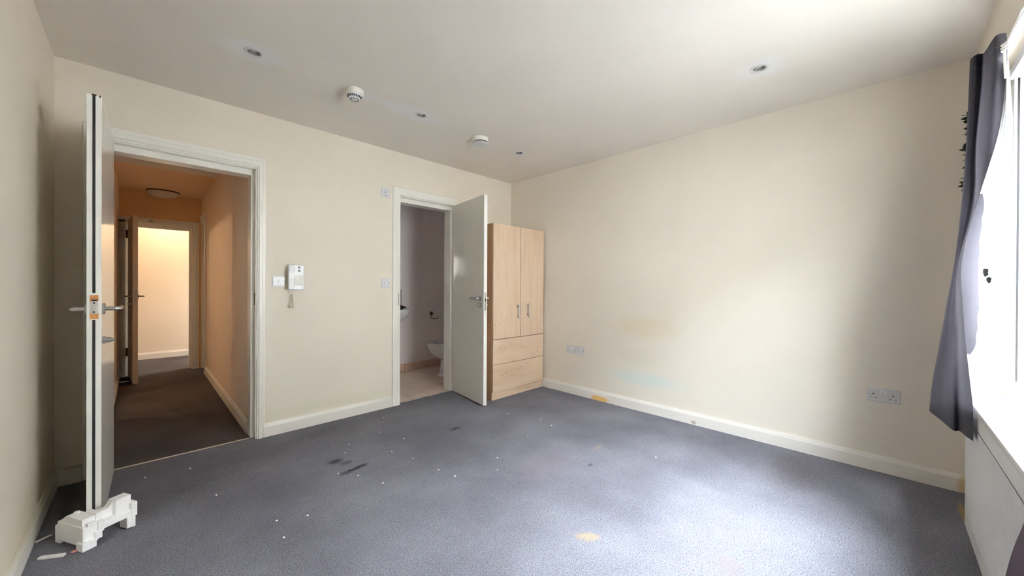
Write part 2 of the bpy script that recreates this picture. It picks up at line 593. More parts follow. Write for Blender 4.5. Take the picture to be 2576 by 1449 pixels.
def shape(name, mat, parent, *boxes, bev=0.0, smooth=None):
    bm = bmn()
    for b_ in boxes:
        box(bm, *b_, bev=bev)
    return obj(name, bm, mat, parent, smooth)


def pieces(name, mat, parent, *boxes, bev=0.0, mtx=None):
    """each box an object of its own"""
    out = []
    for b_ in boxes:
        bm = bmn()
        box(bm, *b_, bev, mtx)
        out.append(obj(name, bm, mat, parent))
    return out


def struct(name, mat, *boxes, label=None):
    o = shape(name, mat, None, *boxes)
    tag(o, label, None, None, 'structure')
    return o


# ------------------------------------------------------------------ room shell
D1L, D1R, D1H = -0.150, 0.590, 1.985       # doorway to the hall, clear of the lining
D2L, D2R, D2H = 1.745, 2.375, 1.985        # doorway to the bathroom
LT = 0.022                                 # lining thickness
struct('floor', M['carpet'], (XC, XB, YD - 0.02, YA + 0.05, -0.12, 0.0), label='blue grey flecked carpet of the empty room')
struct('floor_hall', M['hall_carpet'], (XC, HX1 + 0.1, YA + 0.05, 8.0, -0.12, 0.0), (HX1 + 0.1, 2.1, HY + 0.05, 8.0, -0.12, 0.0),
       (-1.2, XC, HY + 0.05, 8.0, -0.12, 0.0), label='dark hall carpet beyond the left doorway')
struct('wall_back', M['wall'],
       (XC, D1L - LT, YA, YA2, 0, ZC), (D1L - LT, D1R + LT, YA, YA2, D1H + LT, ZC),
       (D1R + LT, D2L - LT, YA, YA2, 0, ZC), (D2L - LT, D2R + LT, YA, YA2, D2H + LT, ZC),
       (D2R + LT, XB + 0.1, YA, YA2, 0, ZC), label='cream back wall with two doorways')
struct('wall_right', M['wall_right'], (XB, XB + 0.12, YD - 0.3, YA, 0, ZC), label='cream right wall with faint stains')
struct('wall_left', M['wall_left'], (XC - 0.12, XC, YD - 0.3, YA2, 0, ZC), label='cream left wall beside the open door')
YO = YD - 0.26
struct('wall_front', M['wall'],
       (XC, WX0, YO, YD, 0, ZC), (WX1, XB, YO, YD, 0, ZC),
       (WX0, WX1, YO, YD, 0, WZ0 - 0.03), (WX0, WX1, YO, YD, WZ1, ZC), label='window wall on the right')

DL = [(0.430, 2.430), (1.465, 2.430), (2.530, 2.448), (2.524, 0.517)]


def ceiling_with_holes():
    bm = bmn()
    edges = []
    c = [bm.verts.new(Vector(p)) for p in ((XC, YD - 0.02, ZC), (XB, YD - 0.02, ZC), (XB, YA, ZC), (XC, YA, ZC))]
    edges += [bm.edges.new((c[i], c[(i + 1) % 4])) for i in range(4)]
    holes = []
    for x, y in DL:
        v = [bm.verts.new(Vector((x + 0.034 * math.cos(2 * PI * i / 32), y + 0.034 * math.sin(2 * PI * i / 32), ZC))) for i in range(32)]
        edges += [bm.edges.new((v[i], v[(i + 1) % 32])) for i in range(32)]
        holes.append(v)
    bmesh.ops.triangle_fill(bm, use_beauty=True, use_dissolve=False, edges=edges)
    for v in holes:      # short throat above each hole
        t = [bm.verts.new(p.co + Vector((0, 0, 0.06))) for p in v]
        for i in range(32):
            j = (i + 1) % 32
            bm.faces.new((v[i], v[j], t[j], t[i]))
        bm.faces.new(t)
    t = [bm.verts.new(p.co + Vector((0, 0, 0.15))) for p in c]
    for i in range(4):
        j = (i + 1) % 4
        bm.faces.new((c[i], c[j], t[j], t[i]))
    bm.faces.new(t)
    return bm


tag(obj('ceiling', ceiling_with_holes(), M['ceiling']), 'white ceiling with recessed lights', None, None, 'structure')

SK = [(0, 0), (0.015, 0), (0.015, 0.074), (0.007, 0.098), (0, 0.098)]


def skirting(name, runs, mat, label=None):
    for axis, pos, sgn, a0, a1 in runs:
        bm = bmn()
        prism(bm, [(pos + sgn * u, v) for u, v in SK], axis, a0, a1)
        tag(obj(name, bm, mat), label, None, None, 'structure')


skirting('baseboard_back', [('x', YA, -1, XC, -0.246), ('x', YA, -1, 0.640, 1.660), ('x', YA, -1, 2.446, XB)], M['skirting'], 'white skirting along the back wall')
skirting('baseboard_right', [('y', XB, -1, YD, YA)], M['skirting'], 'white skirting with bare yellow patches along the right wall')
skirting('baseboard_left', [('y', XC, 1, YD, YA)], M['skirting'], 'grubby skirting along the left wall')

# ------------------------------------------------------------------ hall, bathroom and far room shells
HZ = 2.30
struct('wall_hall_right', M['hall_wall'], (HX1, HX1 + 0.1, YA2, 6.13, 0, HZ), (HX1, HX1 + 0.1, 6.13, HY + 0.1, 1.99, HZ), (HX1, HX1 + 0.1, HY, HY + 0.1, 0, HZ), label='brownish right wall of the hall')
struct('wall_hall_left', M['hall_wall'], (HX0 - 0.1, HX0, YA2, 4.55, 0, HZ), (HX0 - 0.1, HX0, 5.40, HY + 0.1, 0, HZ), (HX0 - 0.1, HX0, 4.55, 5.40, 2.0, HZ), label='left wall of the hall')
# unseen side room added left of the hall so that its lamp can light it
struct('wall_side_room', M['far_wall'], (-1.8, -1.7, 4.0, 6.0, 0, 2.4), (-1.7, HX0 - 0.1, 4.0, 4.1, 0, 2.4), (-1.7, HX0 - 0.1, 5.9, 6.0, 0, 2.4), (-1.7, HX0 - 0.1, 4.1, 5.9, 2.4, 2.5))
struct('floor_side_room', M['hall_carpet'], (-1.8, XC, 4.0, 6.0, -0.12, 0.0))
struct('ceiling_hall', M['hall_ceiling'], (XC, HX1 + 0.1, 5.14, HY + 0.1, HZ, HZ + 0.12), label='inner hall ceiling, warm light put into its colour')
struct('ceiling_lobby', M['lobby_ceiling'], (XC, HX1 + 0.1, YA2, 5.14, HZ, HZ + 0.12), label='grey white ceiling just inside the hall')
FL, FR, FH = -0.135, 0.470, 1.900          # far doorway
struct('wall_hall_back', M['hall_warm'], (HX0, FL - 0.02, HY, HY + 0.1, 0, HZ), (FR + 0.02, HX1, HY, HY + 0.1, 0, HZ), (FL - 0.02, FR + 0.02, HY, HY + 0.1, FH + 0.02, HZ), label='end wall of the hall over the far door, warm light put into its colour')
skirting('baseboard_hall', [('y', HX1, -1, YA2, 6.07), ('y', HX0, 1, YA2, HY)], M['skirting'], 'skirting in the hall')
FY = 7.92
struct('wall_far_back', M['far_wall'], (-1.2, 2.1, FY, FY + 0.1, 0, 2.4), label='pale yellow wall of the room beyond the hall')
struct('wall_far_left', M['far_wall'], (-1.3, -1.2, HY + 0.1, FY + 0.1, 0, 2.4))
struct('wall_far_front', M['far_wall'], (-1.2, HX0 - 0.1, HY, HY + 0.1, 0, 2.4), (HX1 + 0.1, 2.1, HY, HY + 0.1, 0, 2.4), (HX0 - 0.1, HX1 + 0.1, HY + 0.02, HY + 0.1, HZ, 2.4))
struct('wall_far_right', M['far_wall'], (2.0, 2.1, HY + 0.1, 7.10, 0, 2.4), (2.0, 2.1, 7.60, FY, 0, 2.4), (2.0, 2.1, 7.10, 7.60, 0, 0.75), (2.0, 2.1, 7.10, 7.60, 2.05, 2.4))
struct('ceiling_far', M['far_wall'], (-1.3, 2.1, HY + 0.1, FY + 0.1, 2.4, 2.5))
skirting('baseboard_far', [('x', FY, -1, -1.2, 2.0)], M['skirting'], 'skirting of the room beyond the hall')
BY = 4.50
BWX0, BWX1, BWZ0, BWZ1 = 1.86, 2.06, 1.27, 1.57
struct('wall_bathroom_back', M['bath_wall'], (1.1, BWX0, BY, BY + 0.1, 0, ZC), (BWX1, XB + 0.1, BY, BY + 0.1, 0, ZC), (BWX0, BWX1, BY, BY + 0.1, 0, BWZ0), (BWX0, BWX1, BY, BY + 0.1, BWZ1, ZC), label='bathroom wall seen through the second doorway')
struct('wall_bathroom_left', M['bath_wall'], (1.1, 1.2, YA2, BY, 0, ZC))
struct('wall_bathroom_right', M['bath_wall'], (XB, XB + 0.1, YA2, BY, 0, ZC))
struct('ceiling_bathroom', M['bath_wall'], (1.1, XB + 0.1, YA2, BY + 0.1, ZC, ZC + 0.1))

fb = struct('floor_bathroom', M['grout'], (1.1, XB + 0.1, YA + 0.05, BY + 0.1, -0.12, -0.003), label='beige tiled bathroom floor')
TILE_W, TILE_D, J = 0.64, 0.40, 0.004
proto = None
rows_y = [YA + 0.052, 3.60, 4.00, 4.40, 4.50]
for ri in range(4):
    y0, y1 = rows_y[ri], rows_y[ri + 1]
    x = 1.2 - (0.64 if ri % 2 else 0.96) + 0.10 - (0 if ri % 2 else 0.0) + (0.30 if ri % 2 else 0.33)
    while x < XB:
        a, b_ = max(1.2, x), min(XB, x + TILE_W)
        if b_ - a > 0.02:
            bm = bmn()
            box(bm, a + J / 2, b_ - J / 2, y0 + J / 2, y1 - J / 2, -0.012, random.uniform(-0.0005, 0.0008), bev=0.0015)
            obj('tile', bm, M['tile'], fb)
        x += TILE_W
bb = empty('baseboard_bathroom', (1.2, BY, 0))
tag(bb, 'pinkish beige tile skirting along the bathroom wall', None, None, 'structure')
x = 1.2 + 0.28
while x < XB:
    bm = bmn()
    box(bm, x + 0.002, min(XB, x + 0.33) - 0.002, BY - 0.010, BY + 0.001, 0.0, 0.102, bev=0.0015)
    obj('tile', bm, M['tile_wall'], bb)
    x += 0.33

# row of houses across the street: never in the picture, but it hides the low sky from the window
hb = bmn()
box(hb, -30.0, 30.0, -22.0, -13.0, -3.0, 9.2)
box(hb, -30.2, 30.2, -22.2, -12.8, 9.2, 9.5)
tag(obj('terrace_exterior', hb, M['brick']), 'row of pale rendered houses across the street, outside the window', None, None, 'structure')
struct('ground_exterior', M['asphalt'], (-40.0, 40.0, -24.0, YO - 0.05, -3.3, -3.0), label='grey street outside the window')

# ------------------------------------------------------------------ window
win = empty('window_1', ((WX0 + WX1) / 2, -0.44, WZ0))
tag(win, 'white framed window on the right wall side', None, None, 'structure')
FY0, FY1 = -0.47, -0.40
fw_ = 0.055
pieces('jamb', M['upvc'], win, (WX0, WX0 + fw_, FY0, FY1, WZ0, WZ1), (WX1 - fw_, WX1, FY0, FY1, WZ0, WZ1), bev=0.006)
for zz, nm in ((WZ0 + 0.012, 'bottom_rail'), (WZ1 - 0.062, 'top_rail')):
    bm = bmn()
    box(bm, WX0 + 0.02, WX1 - 0.02, FY0, FY1 + 0.018, zz, zz + 0.05, 0.020)
    obj(nm, bm, M['upvc'], win, 40)
mxs = [WX0 + fw_, WX0 + 0.73, WX1 - fw_]
for mx in mxs[1:-1]:
    shape('mullion', M['upvc'], win, (mx - 0.03, mx + 0.03, FY0, FY1, WZ0 + 0.05, WZ1 - 0.05), bev=0.006)
for a, b_ in zip(mxs, mxs[1:]):
    a2, b2 = a + 0.03, b_ - 0.03
    z0, z1 = WZ0 + 0.06, WZ1 - 0.06
    pieces('gasket', M['gasket'], win, (a2, a2 + 0.008, -0.452, -0.440, z0, z1), (b2 - 0.008, b2, -0.452, -0.440, z0, z1),
           (a2 + 0.008, b2 - 0.008, -0.452, -0.440, z0, z0 + 0.008), (a2 + 0.008, b2 - 0.008, -0.452, -0.440, z1 - 0.008, z1))
    shape('pane', M['glass'], win, (a - 0.005, b_ + 0.005, -0.450, -0.444, WZ0 + 0.05, WZ1 - 0.05))
pieces('gasket', M['gasket'], win, (WX1 - fw_ - 0.002, WX1 - fw_ + 0.002, -0.4165, -0.4105, WZ0 + 0.055, WZ1 - 0.055))
bm = bmn()
box(bm, WX0 - 0.05, WX1 + 0.10, -0.405, -0.256, WZ0 - 0.026, WZ0, 0.008)
sill = obj('window_sill', bm, M['sill'], win, 40)
# unseen window added to light the far room: frame and pane
w2 = empty('window_2', (2.05, 7.35, 0.75))
tag(w2, 'unseen window added to light the room beyond the hall', None, None, 'structure')
pieces('jamb', M['upvc'], w2, *[(2.03, 2.09, y0, y1, 0.75, 2.05) for y0, y1 in ((7.10, 7.15), (7.55, 7.60))])
pieces('rail', M['upvc'], w2, *[(2.03, 2.09, 7.15, 7.55, z0, z1) for z0, z1 in ((0.75, 0.80), (2.0, 2.05))])
shape('pane', M['part_dim_glass'], w2, (2.057, 2.062, 7.14, 7.56, 0.79, 2.01))

w3 = empty('window_3', ((BWX0 + BWX1) / 2, BY + 0.06, BWZ0))  # added window, unseen: makes the bright spot on the open bathroom door
tag(w3, 'small unseen bathroom window, added for a bright spot on the door', None, None, 'structure')
pieces('jamb', M['upvc'], w3, (BWX0, BWX0 + 0.015, BY + 0.03, BY + 0.08, BWZ0, BWZ1), (BWX1 - 0.015, BWX1, BY + 0.03, BY + 0.08, BWZ0, BWZ1))
pieces('rail', M['upvc'], w3, (BWX0 + 0.015, BWX1 - 0.015, BY + 0.03, BY + 0.08, BWZ0, BWZ0 + 0.015), (BWX0 + 0.015, BWX1 - 0.015, BY + 0.03, BY + 0.08, BWZ1 - 0.015, BWZ1))
shape('pane', M['dim_glass'], w3, (BWX0 + 0.012, BWX1 - 0.012, BY + 0.052, BY + 0.057, BWZ0 + 0.012, BWZ1 - 0.012))

# ------------------------------------------------------------------ doorways: linings, stops, architraves
MOULD = [(0, 0), (0, 0.010), (0.03, 0.013), (0.11, 0.013), (0.14, 0.009), (0.17, 0.009), (0.20, 0.015), (0.26, 0.018), (0.58, 0.018), (0.65, 0.015), (0.655, 0.007), (0.70, 0.009), (0.97, 0.009), (1.0, 0.006), (1.0, 0)]
PLAIN = [(0, 0), (0, 0.011), (0.06, 0.015), (0.94, 0.015), (1.0, 0.011), (1.0, 0)]


def casing(name, L, R, H, label, wl=0.062, wr=0.045, wh=0.075, stop_y=0.047, yw=YA, yb=YA2, plain_profile=False):
    root = empty(name, ((L + R) / 2, yw, 0))
    tag(root, label, None, None, 'structure')
    for nm, b_ in (('jamb', (L - LT, L, yw, yb, 0, H + LT)), ('jamb', (R, R + LT, yw, yb, 0, H + LT)), ('head', (L, R, yw, yb, H, H + LT))):
        shape(nm, M['trim'], root, b_)
    ys = yw + stop_y
    pieces('door_stop', M['trim'], root, (L, L + 0.022, ys, yb - 0.001, 0, H - 0.04), (R - 0.022, R, ys, yb - 0.001, 0, H - 0.04), (L, R, ys, yb - 0.001, H - 0.04, H))
    prof = PLAIN if plain_profile else MOULD
    xl, xr, zi = L - 0.008, R + 0.008, H + 0.008

    def strip(end_a, end_b):
        # loft the profile between two mitred ends
        bm = bmn()
        loft(bm, [[end_a(f, t) for f, t in prof], [end_b(f, t) for f, t in prof]])
        obj('architrave', bm, M['trim'], root)
    strip(lambda f, t: (xl - f * wl, yw - t, 0.0), lambda f, t: (xl - f * wl, yw - t, zi + f * wh))
    strip(lambda f, t: (xl - f * wl, yw - t, zi + f * wh), lambda f, t: (xr + f * wr, yw - t, zi + f * wh))
    strip(lambda f, t: (xr + f * wr, yw - t, zi + f * wh), lambda f, t: (xr + f * wr, yw - t, 0.0))
    return root


c1 = casing('trim_1', D1L, D1R, D1H, 'white moulded frame round the hall doorway', wl=0.085, wr=0.052)
c2 = casing('trim_2', D2L, D2R, D2H, 'white plain frame round the bathroom doorway', wl=0.074, wr=0.020, plain_profile=True)
c3 = casing('trim_3', FL, FR, FH, 'frame round the far door at the end of the hall', wl=0.055, wr=0.07, wh=0.07, yw=HY, yb=HY + 0.1)
# strike plates
shape('strike_plate', M['rust'], c1, (D1R - 0.002, D1R + 0.0005, YA + 0.012, YA + 0.034, 0.985, 1.075))
shape('strike_plate', M['dull_steel'], c2, (D2L - 0.0285, D2L - 0.020, YA - 0.0158, YA - 0.010, 0.945, 1.065))
# closer stay screwed on the far frame
bm = bmn()
prism(bm, [(0.055, 1.925), (0.105, 1.925), (0.105, 1.937), (0.084, 1.937), (0.084, 1.960), (0.074, 1.960), (0.074, 1.937), (0.055, 1.937)], 'y', HY - 0.034, HY - 0.016)
obj('stay_bracket', bm, M['dull_steel'], c3)
# side door frame on the right wall of the hall
c4 = empty('trim_4', (HX1, 6.3, 0))
tag(c4, 'frame of a side door on the right of the hall', None, None, 'structure')
ax = HX1 - 0.018
shape('architrave', M['trim'], c4, (ax, HX1 + 0.001, 6.068, 6.128, 0, 2.065), bev=0.003)
shape('architrave', M['trim'], c4, (ax, HX1 + 0.001, 6.128, HY - 0.012, 1.990, 2.065), bev=0.003)
shape('jamb', M['trim'], c4, (HX1 - 0.004, HX1 + 0.1, 6.128, 6.150, 0, 1.99))
shape('jamb', M['trim'], c4, (HX1 - 0.004, HX1 + 0.1, HY - 0.035, HY, 0, 1.99))
shape('head', M['trim'], c4, (HX1 - 0.004, HX1 + 0.1, 6.15, HY - 0.035, 1.968, 1.99))
d4 = shape('door_4', M['leaf'], None, (HX1 + 0.04, HX1 + 0.08, 6.151, HY - 0.036, 0.008, 1.966))
tag(d4, 'closed side door on the right of the hall', None, None, 'structure')
# thresholds
bm = bmn()
prism(bm, [(YA + 0.040, 0.0), (YA + 0.043, 0.004), (YA + 0.051, 0.004), (YA + 0.054, 0.0)], 'x', D1L, D1R)
tag(obj('trim_5', bm, M['brass']), 'thin pale metal threshold strip in the hall doorway', None, None, 'structure')
bm = bmn()
random.seed(3)
up, lo_ = [], []
for i in range(33):
    x = D2L + (D2R - D2L) * i / 32
    up.append((x, YA + 0.068 + random.uniform(-0.004, 0.004)))
    lo_.append((x, YA + 0.040 + random.uniform(-0.010, 0.008)))
prism(bm, up + lo_[::-1], 'z', -0.004, 0.004)
tag(obj('trim_6', bm, M['grout']), 'ragged pale edge where carpet meets bathroom tiles', None, None, 'structure')

# ------------------------------------------------------------------ door leaves


def on_leaf(hx, hy, fx, fy):
    """matrix: local x from hinge to free edge, local y out of the face on the right, z up"""
    d = Vector((fx - hx, fy - hy, 0))
    L = d.length
    d.normalize()
    n = Vector((-d.y, d.x, 0))
    return Matrix(((d.x, n.x, 0, hx), (d.y, n.y, 0, hy), (0, 0, 1, 0), (0, 0, 0, 1))), L


def lever(bm, mt, x, z, side, arm, neck=0.05, t=0.0):
    """rose, neck and arm on one face; arm runs towards the hinge"""
    y0 = t if side > 0 else 0.0
    s = side
    def P(a, b_, c): return mt @ Vector((a, b_, c))
    cyl(bm, P(x, y0, z), P(x, y0 + s * 0.009, z), 0.0262, 24, bev=0.002)
    tube(bm, [P(x, y0 + s * 0.008, z), P(x, y0 + s * 0.03, z), P(x, y0 + s * (neck - 0.008), z), P(x - 0.004, y0 + s * (neck - 0.002), z),
              P(x - 0.014, y0 + s * neck, z), P(x - arm, y0 + s * neck, z)], 0.0095, 14)


def cyl_turn(bm, mt, x, z, side, t=0.0):
    y0 = t if side > 0 else 0.0
    s = side
    p = lambda d: mt @ Vector((x, y0 + s * d, z))
    cyl(bm, p(0), p(0.010), 0.017, 20, bev=0.002)
    cyl(bm, p(0.010), p(0.013), 0.011, 16)
    cyl(bm, p(0.013), p(0.028), 0.013, 16, 0.011)
    cyl(bm, p(0.028), p(0.040), 0.011, 16, 0.003)


# --- door_1: open fire door seen on edge.  hinge by the left jamb
# local +y of this leaf points towards +X (the face that shows)
mt, L = on_leaf(-0.1655, 3.258, -0.178, 2.530)
T = 0.046
d1 = empty('door_1', (-0.15, 3.25, 0))
tag(d1, 'open cream fire door with a dark seal down its edge, far left', None, None, 'structure')
bm = bmn()
box(bm, 0.0, L - 0.002, 0, T, 0.010, 1.990, 0.0015, mt)
lf = obj('leaf', bm, M['leaf'], d1)
bm = bmn()
box(bm, L - 0.003, L, 0.0005, T - 0.0005, 0.0105, 1.9895, 0.0006, mt)
obj('lipping', bm, M['leaf_edge'], lf)
pieces('fire_seal', M['charcoal'], lf, *[(L - 0.002, L + 0.0012, 0.0180, 0.0275, z0, z1) for z0, z1 in ((0.012, 0.970), (1.092, 1.985))], mtx=mt)
pieces('frayed_seal_end', M['rust'], lf, (L - 0.010, L + 0.001, 0.016, 0.030, 1.985, 1.9925), (L - 0.008, L + 0.0008, 0.039, 0.044, 1.982, 1.991), mtx=mt)
pieces('lock_liner', M['copper'], lf, (L - 0.002, L + 0.0020, 0.0105, 0.0370, 0.974, 0.9985), (L - 0.002, L + 0.0020, 0.0105, 0.0370, 1.054, 1.082), bev=0.0005, mtx=mt)
pieces('latch_plate', M['latch'], lf, (L - 0.002, L + 0.0030, 0.0115, 0.0360, 0.997, 1.055), bev=0.0008, mtx=mt)
pieces('latch_bolt', M['latch'], lf, (L, L + 0.0080, 0.0180, 0.0300, 1.019, 1.034), bev=0.001, mtx=mt)
for z in (1.006, 1.047):
    bm = bmn()
    cyl(bm, mt @ Vector((L + 0.002, 0.0237, z)), mt @ Vector((L + 0.0036, 0.0237, z)), 0.0035, 12)
    obj('screw', bm, M['dark'], lf)
pieces('keep_slot', M['dark'], lf, (L + 0.001, L + 0.0032, 0.016, 0.034, 1.0555, 1.0620), mtx=mt)
for s in (1, -1):
    bm = bmn()
    lever(bm, mt, L - 0.052, 1.018, s, 0.115, 0.056 if s > 0 else 0.048, T)
    obj('lever_handle', bm, M['steel'], lf, 40)
bm = bmn()
cyl_turn(bm, mt, L - 0.050, 0.871, 1, T)
obj('key_cylinder', bm, M['steel'], lf, 40)
for z in (0.25, 1.0, 1.75):
    bm = bmn()
    cyl(bm, (D1L - 0.004, YA - 0.008, z - 0.05), (D1L - 0.004, YA - 0.008, z + 0.05), 0.007, 12)
    obj('hinge', bm, M['dull_steel'], d1)

# --- door_2: bathroom door, hinged on the right, open into the room.  local +y points towards -X? (left face shown)
mt2, L2 = on_leaf(2.358, 3.252, 2.262, 2.642)
# mt2 local y points to +X side; the visible left face is local y = 0
d2 = empty('door_2', (2.36, 3.25, 0))
tag(d2, 'open cream bathroom door standing in front of the wardrobe', None, None, 'structure')
T2 = 0.036
bm = bmn()
box(bm, 0, L2 - 0.002, 0, T2, 0.012, 1.992, 0.0015, mt2)
lf2 = obj('leaf', bm, M['leaf'], d2)
bm = bmn()
box(bm, L2 - 0.003, L2, 0.0005, T2 - 0.0005, 0.0125, 1.9915, 0.0006, mt2)
obj('lipping', bm, M['leaf_edge'], lf2)
bm = bmn()
box(bm, L2 - 0.002, L2 + 0.0015, 0.008, 0.026, 0.905, 1.075, 0.0005, mt2)
obj('lock_plate', bm, M['dull_steel'], lf2)
bm = bmn()
box(bm, L2, L2 + 0.003, 0.011, 0.023, 0.990, 1.018, 0, mt2)
obj('latch', bm, M['rust'], lf2)
for s in (1, -1):
    bm = bmn()
    lever(bm, mt2, L2 - 0.055, 1.020, s, 0.112, 0.052, T2)
    obj('lever_handle', bm, M['steel'], lf2, 40)
    bm = bmn()
    y0 = T2 if s > 0 else 0
    p = lambda d, dz=0.0: mt2 @ Vector((L2 - 0.055, y0 + s * d, 0.952 + dz))
    cyl(bm, p(0), p(0.009), 0.0255, 24, bev=0.002)
    cyl(bm, p(0.009), p(0.022), 0.008, 14, 0.007)
    cyl(bm, p(0.020), p(0.034), 0.0135, 16, bev=0.003)
    obj('thumb_turn', bm, M['steel'], lf2, 40)
for z in (0.25, 1.0, 1.75):
    bm = bmn()
    cyl(bm, (D2R + 0.001, YA - 0.008, z - 0.045), (D2R + 0.001, YA - 0.008, z + 0.045), 0.006, 12)
    obj('hinge', bm, M['trim'], d2)

# --- door_3: far hall door, open towards us
mt3, L3 = on_leaf(-0.128, 6.590, -0.076, 5.975)
d3 = empty('door_3', (-0.13, 6.59, 0))
tag(d3, 'open white door at the far end of the hall', None, None, 'structure')
bm = bmn()
box(bm, 0, L3, 0, 0.042, 0.008, 1.915, 0.002, mt3)
lf3 = obj('leaf', bm, M['leaf_matte'], d3)
for s in (1, -1):
    bm = bmn()
    lever(bm, mt3, L3 - 0.055, 1.000, s, 0.11, 0.052, 0.042)
    if s < 0:
        cyl_turn(bm, mt3, L3 - 0.055, 0.915, s, 0.042)
    obj('lever_handle', bm, M['dull_steel'], lf3, 40)
bm = bmn()
box(bm, L3 - 0.001, L3 + 0.0018, 0.010, 0.032, 0.935, 1.075, 0.0005, mt3)
obj('lock_plate', bm, M['dull_steel'], lf3)
for z in (0.30, 1.76):
    bm = bmn()
    box(bm, -0.016, 0.004, -0.004, 0.010, z - 0.05, z + 0.05, 0.001, mt3)
    cyl(bm, mt3 @ Vector((-0.004, -0.006, z - 0.05)), mt3 @ Vector((-0.004, -0.006, z + 0.05)), 0.008, 12)
    obj('hinge', bm, M['rust'], d3)
bm = bmn()
cyl(bm, (-0.172, 6.40, 1.905), (-0.172, 6.40, 1.935), 0.022, 18, 0.030, bev=0.003)
obj('closer_cap', bm, M['plastic'], d3, 40)
bm = bmn()
box(bm, -0.198, -0.146, 6.380, 6.425, 1.885, 1.905, 0.004)
obj('closer_body', bm, M['charcoal'], d3)

# ------------------------------------------------------------------ wardrobe
WL, WR, WF, WB, WT = 2.447, 3.211, 2.715, 3.243, 1.757
w = empty('wardrobe', ((WL + WR) / 2, WF, 0))
tag(w, 'pale beech two-door wardrobe with two drawers, in the corner behind the bathroom door', 'wardrobe')
tk = 0.018
yb_ = WF + 0.020
shape('side_panel', M['wood_side'], w, (WL, WL + tk, yb_, WB, 0.0, WT), bev=0.0008)
shape('side_panel', M['wood_side'], w, (WR - tk, WR, yb_, WB, 0.0, WT), bev=0.0008)
shape('top_panel', M['wood_v'], w, (WL + tk, WR - tk, yb_, WB, WT - tk, WT))
shape('back_panel', M['wood_side'], w, (WL + tk, WR - tk, WB - 0.008, WB, 0.06, WT - tk))
shape('shelf', M['wood_h'], w, (WL + tk, WR - tk, yb_ + 0.030, WB - 0.01, 0.590, 0.608))
shape('bottom_panel', M['wood_h'], w, (WL + tk, WR - tk, yb_ + 0.002, WB - 0.01, 0.066, 0.084))
shape('plinth', M['wood_h'], w, (WL + tk + 0.001, WR - tk - 0.001, yb_ - 0.004, yb_ + 0.012, 0.0, 0.066))
pieces('plinth_end', M['wood_h'], w, (WL, WL + tk, yb_ - 0.004, yb_ - 0.0002, 0.0, 0.076), (WR - tk, WR, yb_ - 0.004, yb_ - 0.0002, 0.0, 0.076))
XM = 2.838
for x0, x1, hx, hz in ((WL + 0.001, XM - 0.0035, 2.786, 0.870), (XM + 0.0035, WR - 0.001, 2.938, 0.880)):
    dr = shape('door', M['wood_v'], w, (x0, x1, WF, WF + tk, 0.606, WT - 0.001), bev=0.001)
    bm = bmn()
    cyl(bm, (hx, WF - 0.034, hz - 0.078), (hx, WF - 0.034, hz + 0.078), 0.0062, 14, bev=0.001)
    for dz in (-0.048, 0.048):
        cyl(bm, (hx, WF, hz + dz), (hx, WF - 0.034, hz + dz), 0.005, 12)
    obj('bar_handle', bm, M['steel'], dr, 40)
for z0, z1, holes in ((0.3535, 0.600, ((2.552, 0.505), (2.608, 0.510), (2.838, 0.534), (2.843, 0.508), (2.955, 0.540))),
                      (0.080, 0.3490, ((2.552, 0.235), (2.582, 0.228), (2.628, 0.252), (2.838, 0.285), (2.955, 0.302)))):
    dr = shape('drawer', M['wood_h'], w, (WL + 0.001, WR - 0.001, WF, WF + tk, z0, z1), bev=0.001)
    for hx, hz in holes:
        bm = bmn()
        cyl(bm, (hx, WF + 0.004, hz), (hx, WF - 0.0006, hz), 0.0042, 10)
        obj('screw_hole', bm, M['dark'], dr)

# ------------------------------------------------------------------ ceiling fittings


def downlight(x, y, label):
    r = empty('downlight', (x, y, ZC))
    tag(r, label, 'ceiling light', 'recessed downlights in the ceiling')
    mtx = Matrix.Translation((x, y, ZC))
    bm = bmn()
    seg = 36
    prof = [(0.0465, 0.0), (0.0465, -0.003), (0.043, -0.0055), (0.034, -0.0055), (0.031, -0.003), (0.0305, 0.004)]
    rings = [[(mtx @ Vector((q * math.cos(2 * PI * i / seg), q * math.sin(2 * PI * i / seg), z))) for i in range(seg)] for q, z in prof]
    loft(bm, rings, cap=False)
    obj('trim_ring', bm, M['plastic_grey'], r, 50)
    bm = bmn()
    prof = [(0.0305, 0.003), (0.030, -0.002), (0.027, -0.003), (0.0245, 0.001), (0.0225, 0.022)]
    rings = [[(mtx @ Vector((q * math.cos(2 * PI * i / seg), q * math.sin(2 * PI * i / seg), z))) for i in range(seg)] for q, z in prof]
    loft(bm, rings, cap=False)
    obj('inner_ring', bm, M['lamp_cup'], r, 50)
    bm = bmn()
    lathe(bm, [(0.0205, 0.0180), (0.0195, 0.0100), (0.012, 0.0065), (0.004, 0.0055)], 24, mtx)
    obj('bulb', bm, M['lampglass'], r, 50)
    return r


downlight(*DL[0], 'recessed downlight nearest the left wall, in front of the hall doorway')
downlight(*DL[1], 'recessed downlight between the two smoke alarms')
downlight(*DL[2], 'smallest looking recessed downlight, nearest the far corner above the wardrobe')
downlight(*DL[3], 'recessed downlight on the right side of the ceiling, alone near the right wall')

